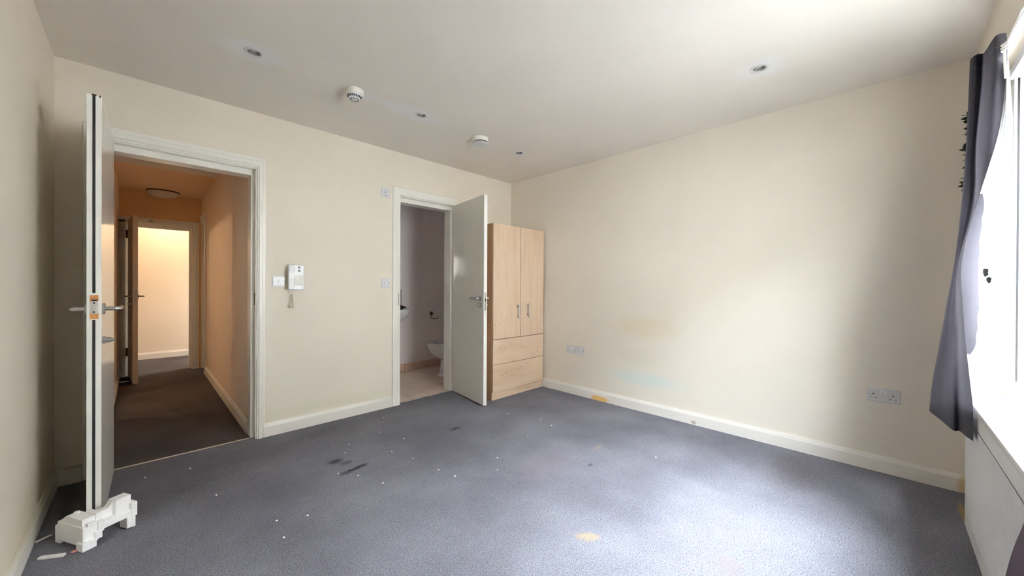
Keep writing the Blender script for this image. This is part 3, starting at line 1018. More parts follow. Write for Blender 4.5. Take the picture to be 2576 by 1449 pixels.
a = empty('smoke_detector', (0.975, 2.435, ZC))
tag(a, 'white ceiling heat detector with a slotted cone, left of the two alarms', 'smoke alarm')
mtx = Matrix.Translation((0.975, 2.435, ZC))
bm = bmn(); lathe(bm, [(0.056, 0), (0.056, -0.026), (0.053, -0.030), (0.047, -0.031)], 36, mtx)
obj('base', bm, M['plastic_old'], a, 40)
bm = bmn(); lathe(bm, [(0.047, -0.031), (0.046, -0.036), (0.034, -0.058), (0.030, -0.060), (0.015, -0.062)], 36, mtx)
obj('cone', bm, M['plastic'], a, 40)
bm = bmn()
for i in range(22):
    an = 2 * PI * i / 22
    q = Matrix.Translation((0.975, 2.435, ZC - 0.046)) @ Matrix.Rotation(an, 4, 'Z') @ Matrix.Translation((0.0407, 0, 0)) @ Matrix.Rotation(math.radians(28), 4, 'Y')
    box(bm, -0.0015, 0.0008, -0.0030, 0.0030, -0.0075, 0.0075, 0, q)
obj('vent_slots', bm, M['dark'], a)['kind'] = 'stuff'
bm = bmn()
for i in range(8):
    an = 2 * PI * (i + 0.3) / 8
    q = Matrix.Translation((0.975, 2.435, ZC - 0.0612)) @ Matrix.Rotation(an, 4, 'Z') @ Matrix.Translation((0.0235, 0, 0))
    box(bm, -0.0025, 0.0025, -0.0060, 0.0060, -0.0010, 0.0010, 0, q)
obj('grille_slots', bm, M['dark'], a)['kind'] = 'stuff'

a = empty('smoke_detector', (2.055, 2.455, ZC))
tag(a, 'white ceiling smoke alarm with a flat round face, right of the two alarms', 'smoke alarm')
mtx = Matrix.Translation((2.055, 2.455, ZC))
bm = bmn(); lathe(bm, [(0.070, 0), (0.0715, -0.012), (0.0715, -0.030), (0.069, -0.033)], 40, mtx)
bx_ = obj('base', bm, M['plastic_old'], a, 40)
bm = bmn(); lathe(bm, [(0.064, -0.033), (0.064, -0.042)], 40, mtx)
obj('vent_gap', bm, M['dark'], a, 40)
bm = bmn()
for i in range(20):
    q = Matrix.Translation((2.055, 2.455, ZC - 0.0375)) @ Matrix.Rotation(2 * PI * i / 20, 4, 'Z') @ Matrix.Translation((0.066, 0, 0))
    box(bm, -0.003, 0.003, -0.0014, 0.0014, -0.0050, 0.0050, 0, q)
obj('vent_ribs', bm, M['plastic_old'], a)['kind'] = 'stuff'
bm = bmn(); lathe(bm, [(0.066, -0.042), (0.0675, -0.046), (0.060, -0.053), (0.035, -0.056), (0.008, -0.056)], 40, mtx)
obj('face_plate', bm, M['plastic_grey'], a, 40)
bm = bmn(); box(bm, 2.055 + 0.030, 2.055 + 0.044, 2.455 - 0.062, 2.455 - 0.058, ZC - 0.020, ZC - 0.014)
obj('indicator', bm, M['dark'], a)

a = empty('ceiling_lamp', (0.19, 6.50, HZ))
LX, LY = 0.185, 6.38
a.location = (LX, LY, HZ)
tag(a, 'round flush ceiling lamp with a frosted bowl, unlit, at the far end of the hall', 'ceiling lamp')
mtx = Matrix.Translation((LX, LY, HZ))
bm = bmn(); lathe(bm, [(0.155, 0), (0.158, -0.010), (0.150, -0.014)], 40, mtx)
obj('base', bm, M['rust'], a, 40)
bm = bmn(); lathe(bm, [(0.148, -0.012), (0.146, -0.030), (0.125, -0.055), (0.085, -0.070), (0.04, -0.075), (0.01, -0.076)], 40, mtx)
obj('diffuser', bm, M['lampglass'], a, 60)

# added lamps, unseen from the camera: they warm the hall and the far room
for px, py, label in ((0.30, 7.35, 'unseen bulb added to warm the room beyond the hall'), (-1.05, 4.98, 'unseen bulb added in the side room to light the hall')):
    a = empty('added_lamp', (px, py, 2.40))
    tag(a, label, 'ceiling lamp')
    bm = bmn(); lathe(bm, [(0.04, 0), (0.035, -0.02), (0.012, -0.03)], 20, Matrix.Translation((px, py, 2.40)))
    obj('ceiling_rose', bm, M['plastic'], a, 40)
    bm = bmn(); cyl(bm, (px, py, 2.37), (px, py, 2.27), 0.004, 8)
    cyl(bm, (px, py, 2.275), (px, py, 2.235), 0.016, 16, 0.019)
    obj('flex_and_holder', bm, M['plastic'], a, 40)
    bm = bmn(); lathe(bm, [(0.014, 0.045), (0.018, 0.02), (0.030, -0.005), (0.030, -0.02), (0.018, -0.04), (0.004, -0.045)], 20, Matrix.Translation((px, py, 2.195)))
    obj('bulb', bm, M['bulb_lit'], a, 60)

# ------------------------------------------------------------------ wall plates


def screw(bm, x, z, y):
    cyl(bm, (x, y + 0.001, z), (x, y - 0.0008, z), 0.0032, 12)


a = empty('light_switch', (0.735, YA, 1.162))
tag(a, 'white light switch in a clear surround, beside the intercom on the back wall', 'light switch')
shape('surround', M['plastic_grey'], a, (0.693, 0.777, YA - 0.004, YA, 1.119, 1.205), bev=0.0015)
shape('plate', M['plastic'], a, (0.697, 0.775, YA - 0.010, YA - 0.003, 1.131, 1.193), bev=0.002)
bm = bmn(); box(bm, 0.727, 0.745, YA - 0.014, YA - 0.008, 1.149, 1.176, 0.001, None)
obj('rocker', bm, M['plastic_grey'], a)
for x in (0.705, 0.768):
    bm = bmn(); screw(bm, x, 1.162, YA - 0.010)
    obj('screw', bm, M['dull_steel'], a)

a = empty('wall_socket', (1.592, YA, 1.994))
tag(a, 'small white socket plate high on the wall, left of the bathroom door head', 'socket')
shape('plate', M['plastic_grey'], a, (1.549, 1.635, YA - 0.010, YA, 1.951, 2.037), bev=0.003)
pieces('pin_slot', M['dark'], a, (1.584, 1.590, YA - 0.0106, YA - 0.009, 1.990, 2.002), *[(x - 0.005, x + 0.005, YA - 0.0106, YA - 0.009, 1.966, 1.971) for x in (1.584, 1.601)])

a = empty('light_switch', (1.593, YA, 1.158))
tag(a, 'white dimmer switch plate at hand height, left of the bathroom doorway', 'light switch')
shape('plate', M['plastic_grey'], a, (1.551, 1.637, YA - 0.009, YA, 1.115, 1.201), bev=0.003)
bm = bmn(); cyl(bm, (1.594, YA - 0.008, 1.158), (1.594, YA - 0.020, 1.158), 0.0135, 24, 0.0125, bev=0.001)
obj('dial', bm, M['plastic'], a, 40)
for x in (1.564, 1.624):
    bm = bmn(); screw(bm, x, 1.158, YA - 0.009)
    obj('screw', bm, M['dark'], a)


def socket(y0, y1, z0, z1, label, name='double_socket'):
    a = empty(name, (XB, (y0 + y1) / 2, (z0 + z1) / 2))
    tag(a, label, 'socket', 'sockets on the right wall')
    shape('plate', M['plastic_grey'], a, (XB - 0.010, XB, y0, y1, z0, z1), bev=0.0025)
    yc, w_ = (y0 + y1) / 2, (y1 - y0)
    zc = (z0 + z1) / 2
    for s in (-1, 1):
        c = yc + s * 0.043
        pieces('pin_slot', M['dark'], a, (XB - 0.0106, XB - 0.009, c - 0.0025, c + 0.0025, zc - 0.001, zc + 0.007),
               *[(XB - 0.0106, XB - 0.009, c + d - 0.0035, c + d + 0.0035, zc - 0.020, zc - 0.0165) for d in (-0.0115, 0.0115)])
        pieces('screw', M['dull_steel'], a, (XB - 0.0106, XB - 0.009, yc + s * 0.0635 - 0.002, yc + s * 0.0635 + 0.002, zc - 0.004, zc))
    for s in (-1, 1):
        bm = bmn(); box(bm, XB - 0.0125, XB - 0.008, yc + s * 0.009 - 0.006, yc + s * 0.009 + 0.006, zc + 0.008, zc + 0.030, 0.001)
        obj('switch', bm, M['plastic'], a)
    return a


socket(2.258, 2.404, 0.423, 0.510, 'white double socket low on the right wall, between wardrobe and bright patch')
socket(-0.072, 0.073, 0.431, 0.517, 'white double socket low on the right wall, beside the hanging grey curtain')
a = empty('aerial_plate', (XB, 2.214, 0.466))
tag(a, 'square white blank outlet plate touching the double socket nearest the wardrobe', 'socket')
shape('plate', M['plastic_grey'], a, (XB - 0.010, XB, 2.170, 2.256, 0.423, 0.509), bev=0.0025)
pieces('screw', M['dark'], a, *[(XB - 0.0106, XB - 0.009, y - 0.003, y + 0.003, 0.463, 0.469) for y in (2.183, 2.243)])

# intercom
a = empty('intercom', (0.845, YA, 1.10))
tag(a, 'white wall intercom handset with two dark buttons and a coiled cord', 'intercom')
shape('body', M['plastic'], a, (0.800, 0.903, YA - 0.030, YA, 1.098, 1.290), bev=0.004)
shape('handset', M['plastic_grey'], a, (0.790, 0.834, YA - 0.052, YA - 0.028, 1.096, 1.292), bev=0.006)
shape('grip_recess', M['plastic'], a, (0.7915, 0.8325, YA - 0.0540, YA - 0.050, 1.180, 1.232), bev=0.002)
bm = bmn(); box(bm, 0.838, 0.895, YA - 0.0325, YA - 0.029, 1.132, 1.212, 0.001)
obj('label_card', bm, M['paper'], a)
for z in (1.272, 1.246):
    bm = bmn(); cyl(bm, (0.869, YA - 0.029, z), (0.869, YA - 0.034, z), 0.0092, 20, bev=0.0015)
    obj('button', bm, M['button'], a, 40)
bm = bmn()
pts = []
path = [(0.803, 1.098), (0.808, 1.070), (0.816, 1.055), (0.814, 1.010), (0.808, 0.968), (0.814, 0.957), (0.826, 0.957), (0.832, 0.966), (0.828, 1.010), (0.825, 1.050), (0.830, 1.072), (0.836, 1.098)]
N = 420
for i in range(N + 1):
    f = i / N * (len(path) - 1)
    k = min(int(f), len(path) - 2)
    t = f - k
    x = path[k][0] * (1 - t) + path[k + 1][0] * t
    z = path[k][1] * (1 - t) + path[k + 1][1] * t
    amp = 0.0045 if 0.17 < i / N < 0.86 else 0.0
    ph = i * 2 * PI / 8
    pts.append((x + amp * math.cos(ph), YA - 0.014 + amp * math.sin(ph), z))
tube(bm, pts, 0.0013, 5)
obj('coiled_cord', bm, M['cord'], a, 60)

# ------------------------------------------------------------------ bathroom fittings
a = empty('wash_basin', (2.13, BY, 0.80))
tag(a, 'white wall-hung wash basin behind the bathroom doorway', 'basin')
def sup(cx, cy, rx, ry, z, n=40, e=0.8):
    out = []
    for i in range(n):
        c, s = math.cos(2 * PI * i / n), math.sin(2 * PI * i / n)
        out.append((cx + rx * math.copysign(abs(c) ** e, c), cy + ry * math.copysign(abs(s) ** e, s), z))
    return out
bm = bmn()
bcx, bcy = 2.13, 4.28
loft(bm, [sup(bcx, bcy + 0.06, 0.10, 0.10, 0.640), sup(bcx, bcy + 0.04, 0.17, 0.14, 0.690), sup(bcx, bcy + 0.015, 0.225, 0.185, 0.745),
          sup(bcx, bcy, 0.252, 0.205, 0.795), sup(bcx, bcy, 0.262, 0.212, 0.832), sup(bcx, bcy, 0.258, 0.209, 0.842),
          sup(bcx, bcy, 0.235, 0.186, 0.841), sup(bcx, bcy - 0.02, 0.215, 0.145, 0.825), sup(bcx, bcy - 0.02, 0.16, 0.11, 0.745), sup(bcx, bcy - 0.02, 0.03, 0.03, 0.722)])
obj('bowl', bm, M['ceramic'], a, 50)
shape('upstand', M['ceramic'], a, (bcx - 0.25, bcx + 0.25, BY - 0.06, BY - 0.0005, 0.79, 0.855), bev=0.010, smooth=50)
bm = bmn()
tube(bm, [(bcx, 4.43, 0.85), (bcx, 4.43, 0.93), (bcx, 4.41, 0.955), (bcx, 4.33, 0.945)], 0.013, 12)
obj('tap', bm, M['steel'], a, 50)
a = empty('splashback', (2.2, BY, 0.86))
tag(a, 'grey mauve tile splashback on the wall above the wash basin', 'splashback')
x0 = 2.424
for ix in range(4):
    for iz in range(2):
        bm = bmn()
        xr = x0 - ix * 0.152
        box(bm, xr - 0.150, xr, BY - 0.008, BY - 0.0003, 0.862 + iz * 0.113, 0.862 + iz * 0.113 + 0.111, 0.001)
        obj('tile', bm, M['splash'], a)
# dark cloth lump on the basin rim
bm = bmn()
bmesh.ops.create_icosphere(bm, subdivisions=4, radius=1.0)
from mathutils import noise as mnoise
for v in bm.verts:
    n = mnoise.noise(v.co * 2.3 + Vector((4, 1, 7))) * 0.24 + mnoise.noise(v.co * 6) * 0.07
    p = v.co * (1 + n)
    tip = max(0.0, v.co.x) ** 6
    v.co = Vector((2.19 + p.x * 0.075 + tip * 0.03, 4.13 + p.y * 0.04, max(0.8435, 0.874 + p.z * 0.040 * (1 - 0.6 * max(0, v.co.x)) - 0.010 * max(0, v.co.x) + tip * 0.012)))
tag(obj('crumpled_cloth', bm, M['cloth_dark'], None, 60), 'dark crumpled cloth lying on the wash basin rim', 'cloth')

a = empty('toilet', (2.80, 3.93, 0))
tag(a, 'white toilet with pedestal, half hidden behind the bathroom door frame', 'toilet')
ty = 3.93
def ell(cx, rx, ry, z, n=36): return [(cx + rx * math.cos(2 * PI * i / n), ty + ry * math.sin(2 * PI * i / n), z) for i in range(n)]
bm = bmn()
loft(bm, [ell(2.775, 0.150, 0.105, 0.0), ell(2.775, 0.148, 0.103, 0.018), ell(2.775, 0.125, 0.085, 0.03), ell(2.775, 0.108, 0.078, 0.13), ell(2.775, 0.105, 0.080, 0.205),
          ell(2.760, 0.150, 0.110, 0.235), ell(2.745, 0.195, 0.145, 0.275), ell(2.735, 0.225, 0.170, 0.330), ell(2.730, 0.238, 0.180, 0.385), ell(2.730, 0.240, 0.182, 0.400),
          ell(2.730, 0.215, 0.155, 0.400), ell(2.730, 0.19, 0.13, 0.36), ell(2.75, 0.10, 0.08, 0.27)])
obj('bowl', bm, M['ceramic'], a, 50)
bm = bmn()
loft(bm, [ell(2.730, 0.252, 0.192, 0.404), ell(2.730, 0.258, 0.197, 0.412), ell(2.730, 0.252, 0.192, 0.426), ell(2.735, 0.17, 0.115, 0.426), ell(2.735, 0.165, 0.11, 0.404), ell(2.730, 0.252, 0.192, 0.404)], cap=False)
obj('seat', bm, M['ceramic'], a, 50)
shape('cistern', M['ceramic'], a, (3.03, XB - 0.002, ty - 0.19, ty + 0.19, 0.40, 0.78), bev=0.02, smooth=50)
shape('inlet_block', M['ceramic'], a, (2.86, 3.06, ty - 0.10, ty + 0.10, 0.20, 0.40), bev=0.02, smooth=50)
bm = bmn()
cyl(bm, (2.60, 4.10, 0.0), (2.60, 4.10, 0.022), 0.016, 14, 0.013)
a = empty('toilet_roll_holder', (2.88, BY, 0.74))
tag(a, 'dark metal toilet roll holder with an empty arm on the bathroom wall', 'roll holder')
bm.free()
bm = bmn(); lathe(bm, [(0.026, 0), (0.024, 0.006), (0.014, 0.018), (0.012, 0.034)], 20, Matrix.Translation((2.885, BY, 0.748)) @ Matrix.Rotation(PI / 2, 4, 'X'))
obj('wall_mount', bm, M['rust'], a, 40)
bm = bmn(); tube(bm, [(2.885, BY - 0.03, 0.748), (2.860, BY - 0.045, 0.738), (2.848, BY - 0.05, 0.715), (2.852, BY - 0.05, 0.690), (2.868, BY - 0.05, 0.679), (2.90, BY - 0.05, 0.676), (2.945, BY - 0.05, 0.678), (2.965, BY - 0.05, 0.690), (2.975, BY - 0.05, 0.702)], 0.0042, 10)
obj('arm', bm, M['rust'], a, 50)

# dark object on the hall floor behind the far door
bm = bmn()
box(bm, -0.195, -0.10, 6.02, 6.30, 0.0, 0.035, 0.010)
a = tag(obj('dark_floor_object', bm, M['cloth_dark'], None, 40), 'low dark object on the hall floor behind the far door', 'bundle')
bm = bmn()
tube(bm, [(-0.190, 6.03, 0.041), (-0.14, 6.015, 0.041), (-0.105, 6.035, 0.040)], 0.0045, 8)
obj('pale_line', bm, M['paper'], a)

# ------------------------------------------------------------------ radiator below the sill
RX0, RX1, RZ0, RZ1, RY = 1.10, 2.62, 0.070, 0.6325, -0.262
a = empty('radiator', ((RX0 + RX1) / 2, RY, 0.07))
tag(a, 'grey white panel radiator with fine ribs under the window sill', 'radiator')
bm = bmn()
pitch = 0.0165
n = int((RX1 - RX0 - 0.06) / pitch)
xs, ys = [], []
for i in range(n):
    x = RX0 + 0.03 + i * pitch
    xs += [x, x + 0.0045, x + 0.0082, x + 0.0128]
    ys += [RY, RY, RY - 0.0026, RY - 0.0026]
def rib_row(z, f): return [(x, RY + (y - RY) * f, z) for x, y in zip(xs, ys)]
grid(bm, [rib_row(RZ0 + 0.075, 0), rib_row(RZ0 + 0.095, 1), rib_row(RZ1 - 0.085, 1), rib_row(RZ1 - 0.065, 0)])
obj('ribbed_panel', bm, M['rad'], a)
bm = bmn()
box(bm, RX0, RX1, RY - 0.012, RY, RZ0 + 0.0, RZ0 + 0.075, 0.004)
box(bm, RX0, RX1, RY - 0.012, RY, RZ1 - 0.065, RZ1, 0.004)
box(bm, RX0, RX0 + 0.03, RY - 0.012, RY, RZ0 + 0.07, RZ1 - 0.06)
box(bm, xs[-1] + 0.0, RX1, RY - 0.012, RY, RZ0 + 0.07, RZ1 - 0.06)
box(bm, RX0, RX1, RY - 0.014, RY - 0.008, RZ0 + 0.01, RZ1 - 0.01)
obj('front_panel', bm, M['rad'], a)
pieces('end_panel', M['rad'], a, (RX1 - 0.002, RX1 + 0.001, YD + 0.012, RY - 0.001, RZ0 + 0.02, RZ1 - 0.01), (RX0 - 0.001, RX0 + 0.002, YD + 0.012, RY - 0.001, RZ0 + 0.02, RZ1 - 0.01))
bm = bmn()
for i in range(60):
    x = RX0 + 0.01 + (RX1 - RX0 - 0.02) * i / 59
    box(bm, x - 0.003, x + 0.003, YD + 0.014, RY - 0.014, RZ1 - 0.012, RZ1 - 0.006)
tag(obj('top_grille', bm, M['rad'], a), kind='stuff')
pieces('wall_bracket', M['rad'], a, (RX1 - 0.25, RX1 - 0.22, YD + 0.003, YD + 0.03, RZ0 + 0.05, RZ1 - 0.05), (RX0 + 0.22, RX0 + 0.25, YD + 0.003, YD + 0.03, RZ0 + 0.05, RZ1 - 0.05))
bm = bmn()
cyl(bm, (RX1 - 0.04, -0.30, 0.0), (RX1 - 0.04, -0.30, RZ0 + 0.02), 0.0075, 10)
obj('pipe', bm, M['rad'], a)

# ------------------------------------------------------------------ curtains, wire, ivy


def catmull(P, n):
    out = []
    m_ = len(P) - 1
    for i in range(n + 1):
        f = i / n * m_
        k = min(int(f), m_ - 1)
        t = f - k
        p0, p1, p2, p3 = P[max(k - 1, 0)], P[k], P[k + 1], P[min(k + 2, m_)]
        out.append(0.5 * ((2 * p1) + (p2 - p0) * t + (2 * p0 - 5 * p1 + 4 * p2 - p3) * t * t + (3 * p1 - p0 - 3 * p2 + p3) * t ** 3))
    return out


ZS = [2.11, 2.0, 1.75, 1.5, 1.25, 1.05, .85, .68, .52]
ROWS = [[(2.5, -0.253), (2.47, -0.2657), (2.51, -0.288), (2.42, -0.2855), (2.34, -0.2998), (2.37, -0.3292)],
        [(2.525, -0.253), (2.49, -0.2664), (2.515, -0.2871), (2.428, -0.285), (2.345, -0.2992), (2.353, -0.3283)],
        [(2.55, -0.2493), (2.51, -0.2594), (2.52, -0.2744), (2.435, -0.2712), (2.35, -0.2869), (2.335, -0.3106)],
        [(2.575, -0.2398), (2.53, -0.2532), (2.525, -0.27), (2.442, -0.2642), (2.355, -0.2606), (2.317, -0.2623)],
        [(2.6, -0.2252), (2.55, -0.2277), (2.53, -0.2303), (2.45, -0.2263), (2.36, -0.221), (2.3, -0.2184)],
        [(2.64, -0.2049), (2.567, -0.2121), (2.522, -0.2208), (2.463, -0.2221), (2.368, -0.2208), (2.302, -0.2218)],
        [(2.68, -0.1858), (2.585, -0.203), (2.515, -0.2179), (2.475, -0.2266), (2.375, -0.229), (2.305, -0.2343)],
        [(2.72, -0.1693), (2.603, -0.1935), (2.507, -0.2149), (2.487, -0.2298), (2.382, -0.2369), (2.308, -0.2484)],
        [(2.76, -0.1622), (2.62, -0.1909), (2.5, -0.2164), (2.5, -0.233), (2.39, -0.2406), (2.31, -0.2506)]]
# unseen outer edge of the cloth, added to shut out light beside the wall
RET = [[(2.93, -0.333), (2.74, -0.296)], [(2.93, -0.333), (2.75, -0.296)], [(2.93, -0.333), (2.76, -0.294)], [(2.93, -0.333), (2.78, -0.290)], [(2.93, -0.332), (2.80, -0.282)],
       [(2.94, -0.325), (2.82, -0.270)], [(2.95, -0.315), (2.84, -0.258)], [(2.95, -0.305), (2.86, -0.248)], [(2.95, -0.300), (2.87, -0.240)]]
ROWS = [b + a for a, b in zip(ROWS, RET)]
LIN = [(2.34, -0.3286), (2.323, -0.3277), (2.305, -0.3365), (2.288, -0.3327), (2.27, -0.3343), (2.272, -0.3332), (2.275, -0.3258), (2.278, -0.3091), (2.28, -0.3012)]


def sheet(ctrl_rows, nu, nv):
    """ctrl_rows: rows of 3D points -> smooth grid"""
    rr = [catmull([Vector(p) for p in row], nu) for row in ctrl_rows]
    cols = [catmull([r_[i] for r_ in rr], nv) for i in range(nu + 1)]
    return [[cols[i][j] for i in range(nu + 1)] for j in range(nv + 1)]


cur = empty('curtain', (2.45, -0.26, 0.52))
tag(cur, 'slate grey curtain hanging bunched at the left end of the window wire', 'curtain', 'curtains at the window')
ctrl = [[(x, y, z + (0.015 * math.sin(k * 2.1) if i == 0 else 0) - (0.0 if i < 8 else (0.0, -0.008, -0.012, 0.0, 0.006, 0.004, -0.006, -0.012)[k])) for k, (x, y) in enumerate(row)] for i, (row, z) in enumerate(zip(ROWS, ZS))]
g = sheet(ctrl, 56, 56)
bm = bmn()
grid(bm, g)
bmesh.ops.solidify(bm, geom=bm.faces[:], thickness=0.0018)
obj('gathered_fabric', bm, M['curtain'], cur, 70)
# stitched header line
bm = bmn()
for i in range(0, 34, 2):
    p = g[4][i + 20] + Vector((-0.003, 0.003, 0.004 * math.sin(i)))
    q = g[4][i + 21] + Vector((-0.003, 0.003, 0))
    tube(bm, [p, q], 0.0014, 5)
tag(obj('header_stitching', bm, M['thread'], cur), kind='stuff')
# turned leading edge that shows the lining
lin = []
for i, z in enumerate(ZS[1:8], 1):
    e = Vector((ROWS[i][7][0] - 0.002, ROWS[i][7][1], z))
    w_ = Vector((LIN[i][0], LIN[i][1], z))
    lin.append([e, e.lerp(w_, 0.25), e.lerp(w_, 0.5) + Vector((0.018, 0, 0)), e.lerp(w_, 0.75) + Vector((0.004, 0, 0)), w_])
g2 = sheet(lin, 20, 48)
bm = bmn()
grid(bm, g2)
bmesh.ops.solidify(bm, geom=bm.faces[:], thickness=0.0012)
obj('lining', bm, M['lining'], cur, 70)
bm = bmn()
hem = []
for j in range(16, 40):
    row = g2[j]
    t = math.sin(PI * (j - 16) / 23) ** 0.5
    hem.append([row[0] + Vector((-0.003, 0.001, 0)), row[int(round(1 + 3 * t))] + Vector((-0.0028, 0, 0)), row[int(round(2 + 5 * t))] + Vector((-0.0026, 0, 0))])
grid(bm, hem)
obj('turned_hem', bm, M['hem'], cur, 70)

wire = empty('curtain_wire', (1.7, -0.326, 2.06))
tag(wire, 'thin white curtain wire stretched across the top of the window', 'curtain wire')
bm = bmn(); tube(bm, [(2.44, -0.322, 2.062), (2.0, -0.326, 2.055), (1.5, -0.326, 2.052), (0.98, -0.322, 2.062)], 0.0038, 10)
obj('wire', bm, M['plastic'], wire, 60)
for hx in (2.43, 1.0):
    bm = bmn(); tube(bm, [(hx, -0.342, 2.064), (hx, -0.322, 2.064), (hx, -0.318, 2.052)], 0.004, 8)
    obj('end_hook', bm, M['plastic'], wire, 60)
bm = bmn(); tube(bm, [(2.21, -0.342, 2.128), (2.21, -0.326, 2.062)], 0.004, 8)
obj('support_hook', bm, M['plastic'], wire, 60)
bm = bmn()
for k, dz in enumerate((0.0, -0.012, -0.022)):
    tube(bm, [(2.345, -0.318, 2.064 + dz), (2.325, -0.312, 2.060 + dz), (2.305, -0.326, 2.066 + dz), (2.32, -0.336, 2.058 + dz)], 0.004, 8)
tube(bm, [(2.325, -0.318, 2.06), (2.322, -0.319, 1.99), (2.318, -0.321, 1.93)], 0.004, 8)
obj('knotted_cord', bm, M['paper'], wire, 60)

cur2 = empty('curtain', (1.05, -0.2, 0.45))
tag(cur2, 'mauve grey curtain edge at the bottom right corner of the photo', 'curtain', 'curtains at the window')
ctrl = []
for z, x0, yy in ((2.11, 1.16, -0.30), (1.8, 1.17, -0.285), (1.4, 1.18, -0.26), (1.0, 1.20, -0.235), (0.75, 1.240, -0.215), (0.60, 1.315, -0.203), (0.48, 1.372, -0.198), (0.38, 1.405, -0.195)):
    ctrl.append([(x0 - 0.085 * k, yy + (0.018 if k % 2 else -0.004) , z) for k in range(8)])
g3 = sheet(ctrl, 56, 40)
bm = bmn(); grid(bm, g3)
bmesh.ops.solidify(bm, geom=bm.faces[:], thickness=0.002)
obj('gathered_fabric', bm, M['curtain_b'], cur2, 70)

ivy = empty('ivy_garland', (3.17, -0.30, 1.5))
tag(ivy, 'artificial ivy strand hanging behind the grey curtain in the corner', 'garland')
bm = bmn()
st = [(3.165 + 0.010 * math.sin(i * 0.9), -0.318 + 0.006 * math.cos(i * 1.3), 2.09 - i * 0.041) for i in range(17)]
tube(bm, st, 0.0022, 6)
obj('stem', bm, M['stem'], ivy, 60)


def leaf_mesh():
    bm = bmn()
    out = [(0, 0), (0.008, 0.004), (0.013, 0.012), (0.011, 0.022), (0.005, 0.033), (0.0, 0.042)]
    mid = [bm.verts.new((0, 0, y)) for y in (0.0, 0.014, 0.028, 0.042)]
    R = [bm.verts.new((x, 0.003, y)) for x, y in out[1:5]]
    Lf = [bm.verts.new((-x, 0.003, y)) for x, y in out[1:5]]
    for S in (R, Lf):
        for f in ((mid[0], S[0], S[1], mid[1]), (mid[1], S[1], S[2], mid[2]), (mid[2], S[2], S[3], mid[3])):
            bm.faces.new(f if S is R else f[::-1])
    me = bpy.data.meshes.new('leaf')
    bm.to_mesh(me); bm.free()
    me.materials.append(M['ivy'])
    return me


lm = leaf_mesh()
random.seed(11)
for i in range(54):
    f = 0.5 + (i / 54) * 14.5
    k = int(f)
    p = Vector(st[k]).lerp(Vector(st[min(k + 1, 16)]), f - k)
    o = bpy.data.objects.new('leaf', lm)
    COL.objects.link(o)
    o.parent = ivy
    d = Vector((random.uniform(-0.7, 0.25), random.uniform(0.15, 1.0), random.uniform(-0.35, 0.25))).normalized()
    o.location = p - Vector(ivy.location)
    q = d.to_track_quat('Z', 'Y')
    o.rotation_euler = (q.to_matrix() @ Matrix.Rotation(random.uniform(0, 6.28), 3, 'Z')).to_euler()
    o.scale = [random.uniform(0.45, 0.80)] * 3

# ------------------------------------------------------------------ polystyrene block and scraps at the left door
B0 = Vector((-0.176, 2.388, 0))
ea, eb = Vector((0.877, 0.480, 0)), Vector((-0.480, 0.877, 0))
fm = Matrix(((ea.x, eb.x, 0, B0.x), (ea.y, eb.y, 0, B0.y), (0, 0, 1, 0), (0, 0, 0, 1)))
bm = bmn()
bv = 0.003
box(bm, 0.0, 0.050, 0.004, 0.180, 0.014, 0.096, bv, fm)          # left block
box(bm, -0.004, 0.006, 0.150, 0.188, 0.004, 0.080, bv, fm)
def prism_m(poly, a0, a1):
    vs = []
    A = [bm.verts.new(fm @ Vector((u, a0, v))) for u, v in poly]
    Bv = [bm.verts.new(fm @ Vector((u, a1, v))) for u, v in poly]
    k = len(poly)
    for i in range(k):
        j = (i + 1) % k
        bm.faces.new((A[i], A[j], Bv[j], Bv[i]))
    bm.faces.new(A[::-1]); bm.faces.new(Bv)
def prism_b(poly, a0, a1):
    A = [bm.verts.new(fm @ Vector((a0, u, v))) for u, v in poly]
    Bv = [bm.verts.new(fm @ Vector((a1, u, v))) for u, v in poly]
    k = len(poly)
    for i in range(k):
        j = (i + 1) % k
        bm.faces.new((A[i], A[j], Bv[j], Bv[i]))
    bm.faces.new(A[::-1]); bm.faces.new(Bv)
prism_b([(0.016, 0.094), (0.172, 0.094), (0.150, 0.108), (0.128, 0.124), (0.100, 0.126), (0.060, 0.124), (0.016, 0.126)], 0.004, 0.046)   # upper tier, sloping at the back
box(bm, 0.044, 0.064, 0.010, 0.082, 0.090, 0.132, bv, fm)
box(bm, 0.012, 0.036, -0.004, 0.012, 0.094, 0.108, 0.002, fm)
box(bm, -0.008, 0.038, -0.012, 0.034, 0.0, 0.034, bv, fm)         # front foot
box(bm, 0.034, 0.058, -0.008, 0.034, 0.026, 0.060, bv, fm)
box(bm, 0.046, 0.066, -0.004, 0.060, 0.050, 0.100, bv, fm)
box(bm, 0.0, 0.030, 0.160, 0.190, 0.0, 0.030, bv, fm)             # back foot
box(bm, 0.060, 0.178, -0.002, 0.060, 0.056, 0.084, bv, fm)        # bar
prism_m([(0.060, 0.082), (0.060, 0.126), (0.082, 0.122), (0.098, 0.124), (0.106, 0.134), (0.112, 0.146), (0.118, 0.150), (0.118, 0.082)], 0.036, 0.066)  # curved ramp
box(bm, 0.112, 0.168, 0.014, 0.066, 0.082, 0.151, bv, fm)         # tall end
box(bm, 0.160, 0.182, -0.004, 0.060, 0.050, 0.116, bv, fm)
box(bm, 0.144, 0.166, -0.002, 0.050, 0.004, 0.060, bv, fm)        # right feet
box(bm, 0.164, 0.176, -0.003, 0.050, 0.0, 0.060, bv, fm)
cyl(bm, fm @ Vector((0.030, 0.110, 0.120)), fm @ Vector((0.030, 0.110, 0.132)), 0.010, 16)
tag(obj('polystyrene_block', bm, M['foam']), 'white moulded polystyrene packing block on the carpet at the foot of the left door', 'packaging')


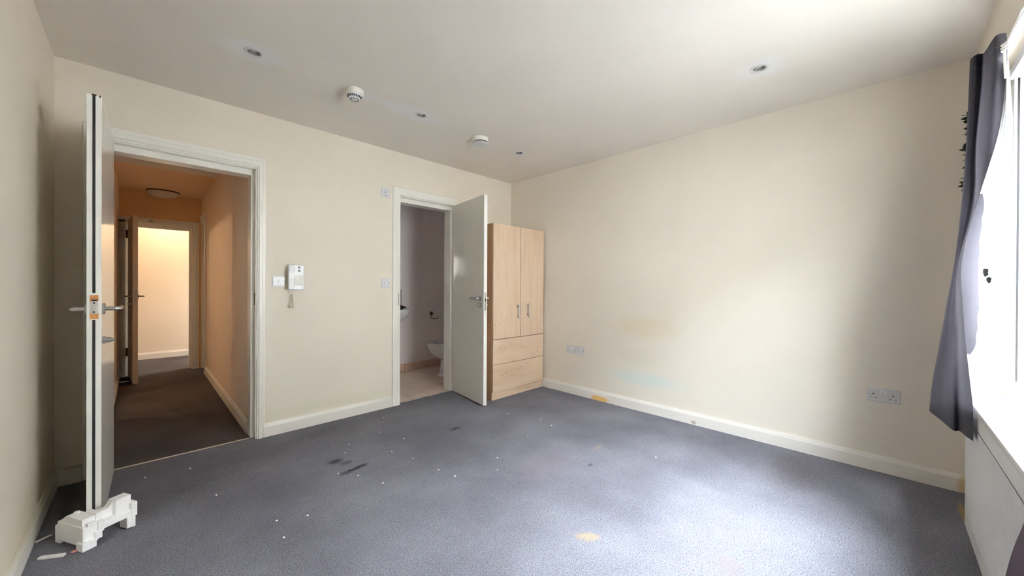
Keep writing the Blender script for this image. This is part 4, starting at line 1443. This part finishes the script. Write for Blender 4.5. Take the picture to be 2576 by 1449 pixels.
def strip_thing(name, p0, p1, wdt, th, mat, label, cat):
    p0, p1 = Vector(p0), Vector(p1)
    d = (p1 - p0); Ln = d.length; d.normalize()
    nn = Vector((-d.y, d.x, 0))
    mtx = Matrix(((d.x, nn.x, 0, p0.x), (d.y, nn.y, 0, p0.y), (d.z, 0, 1, p0.z), (0, 0, 0, 1)))
    bm = bmn(); box(bm, 0, Ln, -wdt / 2, wdt / 2, 0, th, min(th, wdt) * 0.25, mtx)
    return tag(obj(name, bm, mat), label, cat)


strip_thing('card_strip', (-0.300, 2.445, 0.0005), (-0.228, 2.400, 0.0005), 0.018, 0.010, M['paper'], 'short white strip lying on the carpet in front of the polystyrene block', 'strip')
strip_thing('card_strip', (-0.330, 2.612, 0.0005), (-0.288, 2.640, 0.0005), 0.010, 0.005, M['paper'], 'thin pale stick between the left skirting and the polystyrene block', 'strip')
bm = bmn()
bmesh.ops.create_icosphere(bm, subdivisions=2, radius=1)
for v in bm.verts:
    n = 1 + 0.4 * mnoise.noise(v.co * 2.1)
    v.co = Vector((-0.2005 + v.co.x * 0.013 * n, 2.408 + v.co.y * 0.009 * n, max(0, 0.004 + v.co.z * 0.005 * n)))
tag(obj('pink_scrap', bm, M['pink'], None, 50), 'tiny crumpled pink scrap under the polystyrene block', 'scrap')

# crumbs on the carpet
crumbs = [(1.177, 2.805), (0.971, 2.564), (1.042, 2.679), (0.835, 2.307), (0.91, 2.203), (0.977, 2.019), (1.206, 2.363), (1.257, 2.171), (1.463, 3.015), (1.296, 2.743), (1.372, 2.502), (2.399, 2.054), (2.296, 2.345), (2.358, 1.904), (1.55, 1.674), (1.29, 1.926), (2.068, 1.896), (1.317, 1.793), (1.657, 1.792), (0.209, 3.007), (0.284, 2.527), (0.45, 1.89), (0.458, 2.05), (0.575, 1.991), (0.014, 3.048), (2.416, 1.063)]
cm = None
for x, y in crumbs:
    if cm is None:
        bm = bmn(); bmesh.ops.create_icosphere(bm, subdivisions=1, radius=1)
        for v in bm.verts:
            n = 1 + 0.35 * mnoise.noise(v.co * 1.7)
            v.co = Vector((v.co.x * 0.0060 * n, v.co.y * 0.0042 * n, max(0.0, v.co.z * 0.004 * n + 0.002)))
        o = obj('crumb', bm, M['paper']); cm = o.data
    else:
        o = bpy.data.objects.new('crumb', cm); COL.objects.link(o)
    o.location = (x, y, 0.0005)
    o.rotation_euler = (0, 0, random.uniform(0, 6.28))
    tag(o, 'tiny white crumb on the grey carpet', 'crumb', 'crumbs scattered on the carpet')
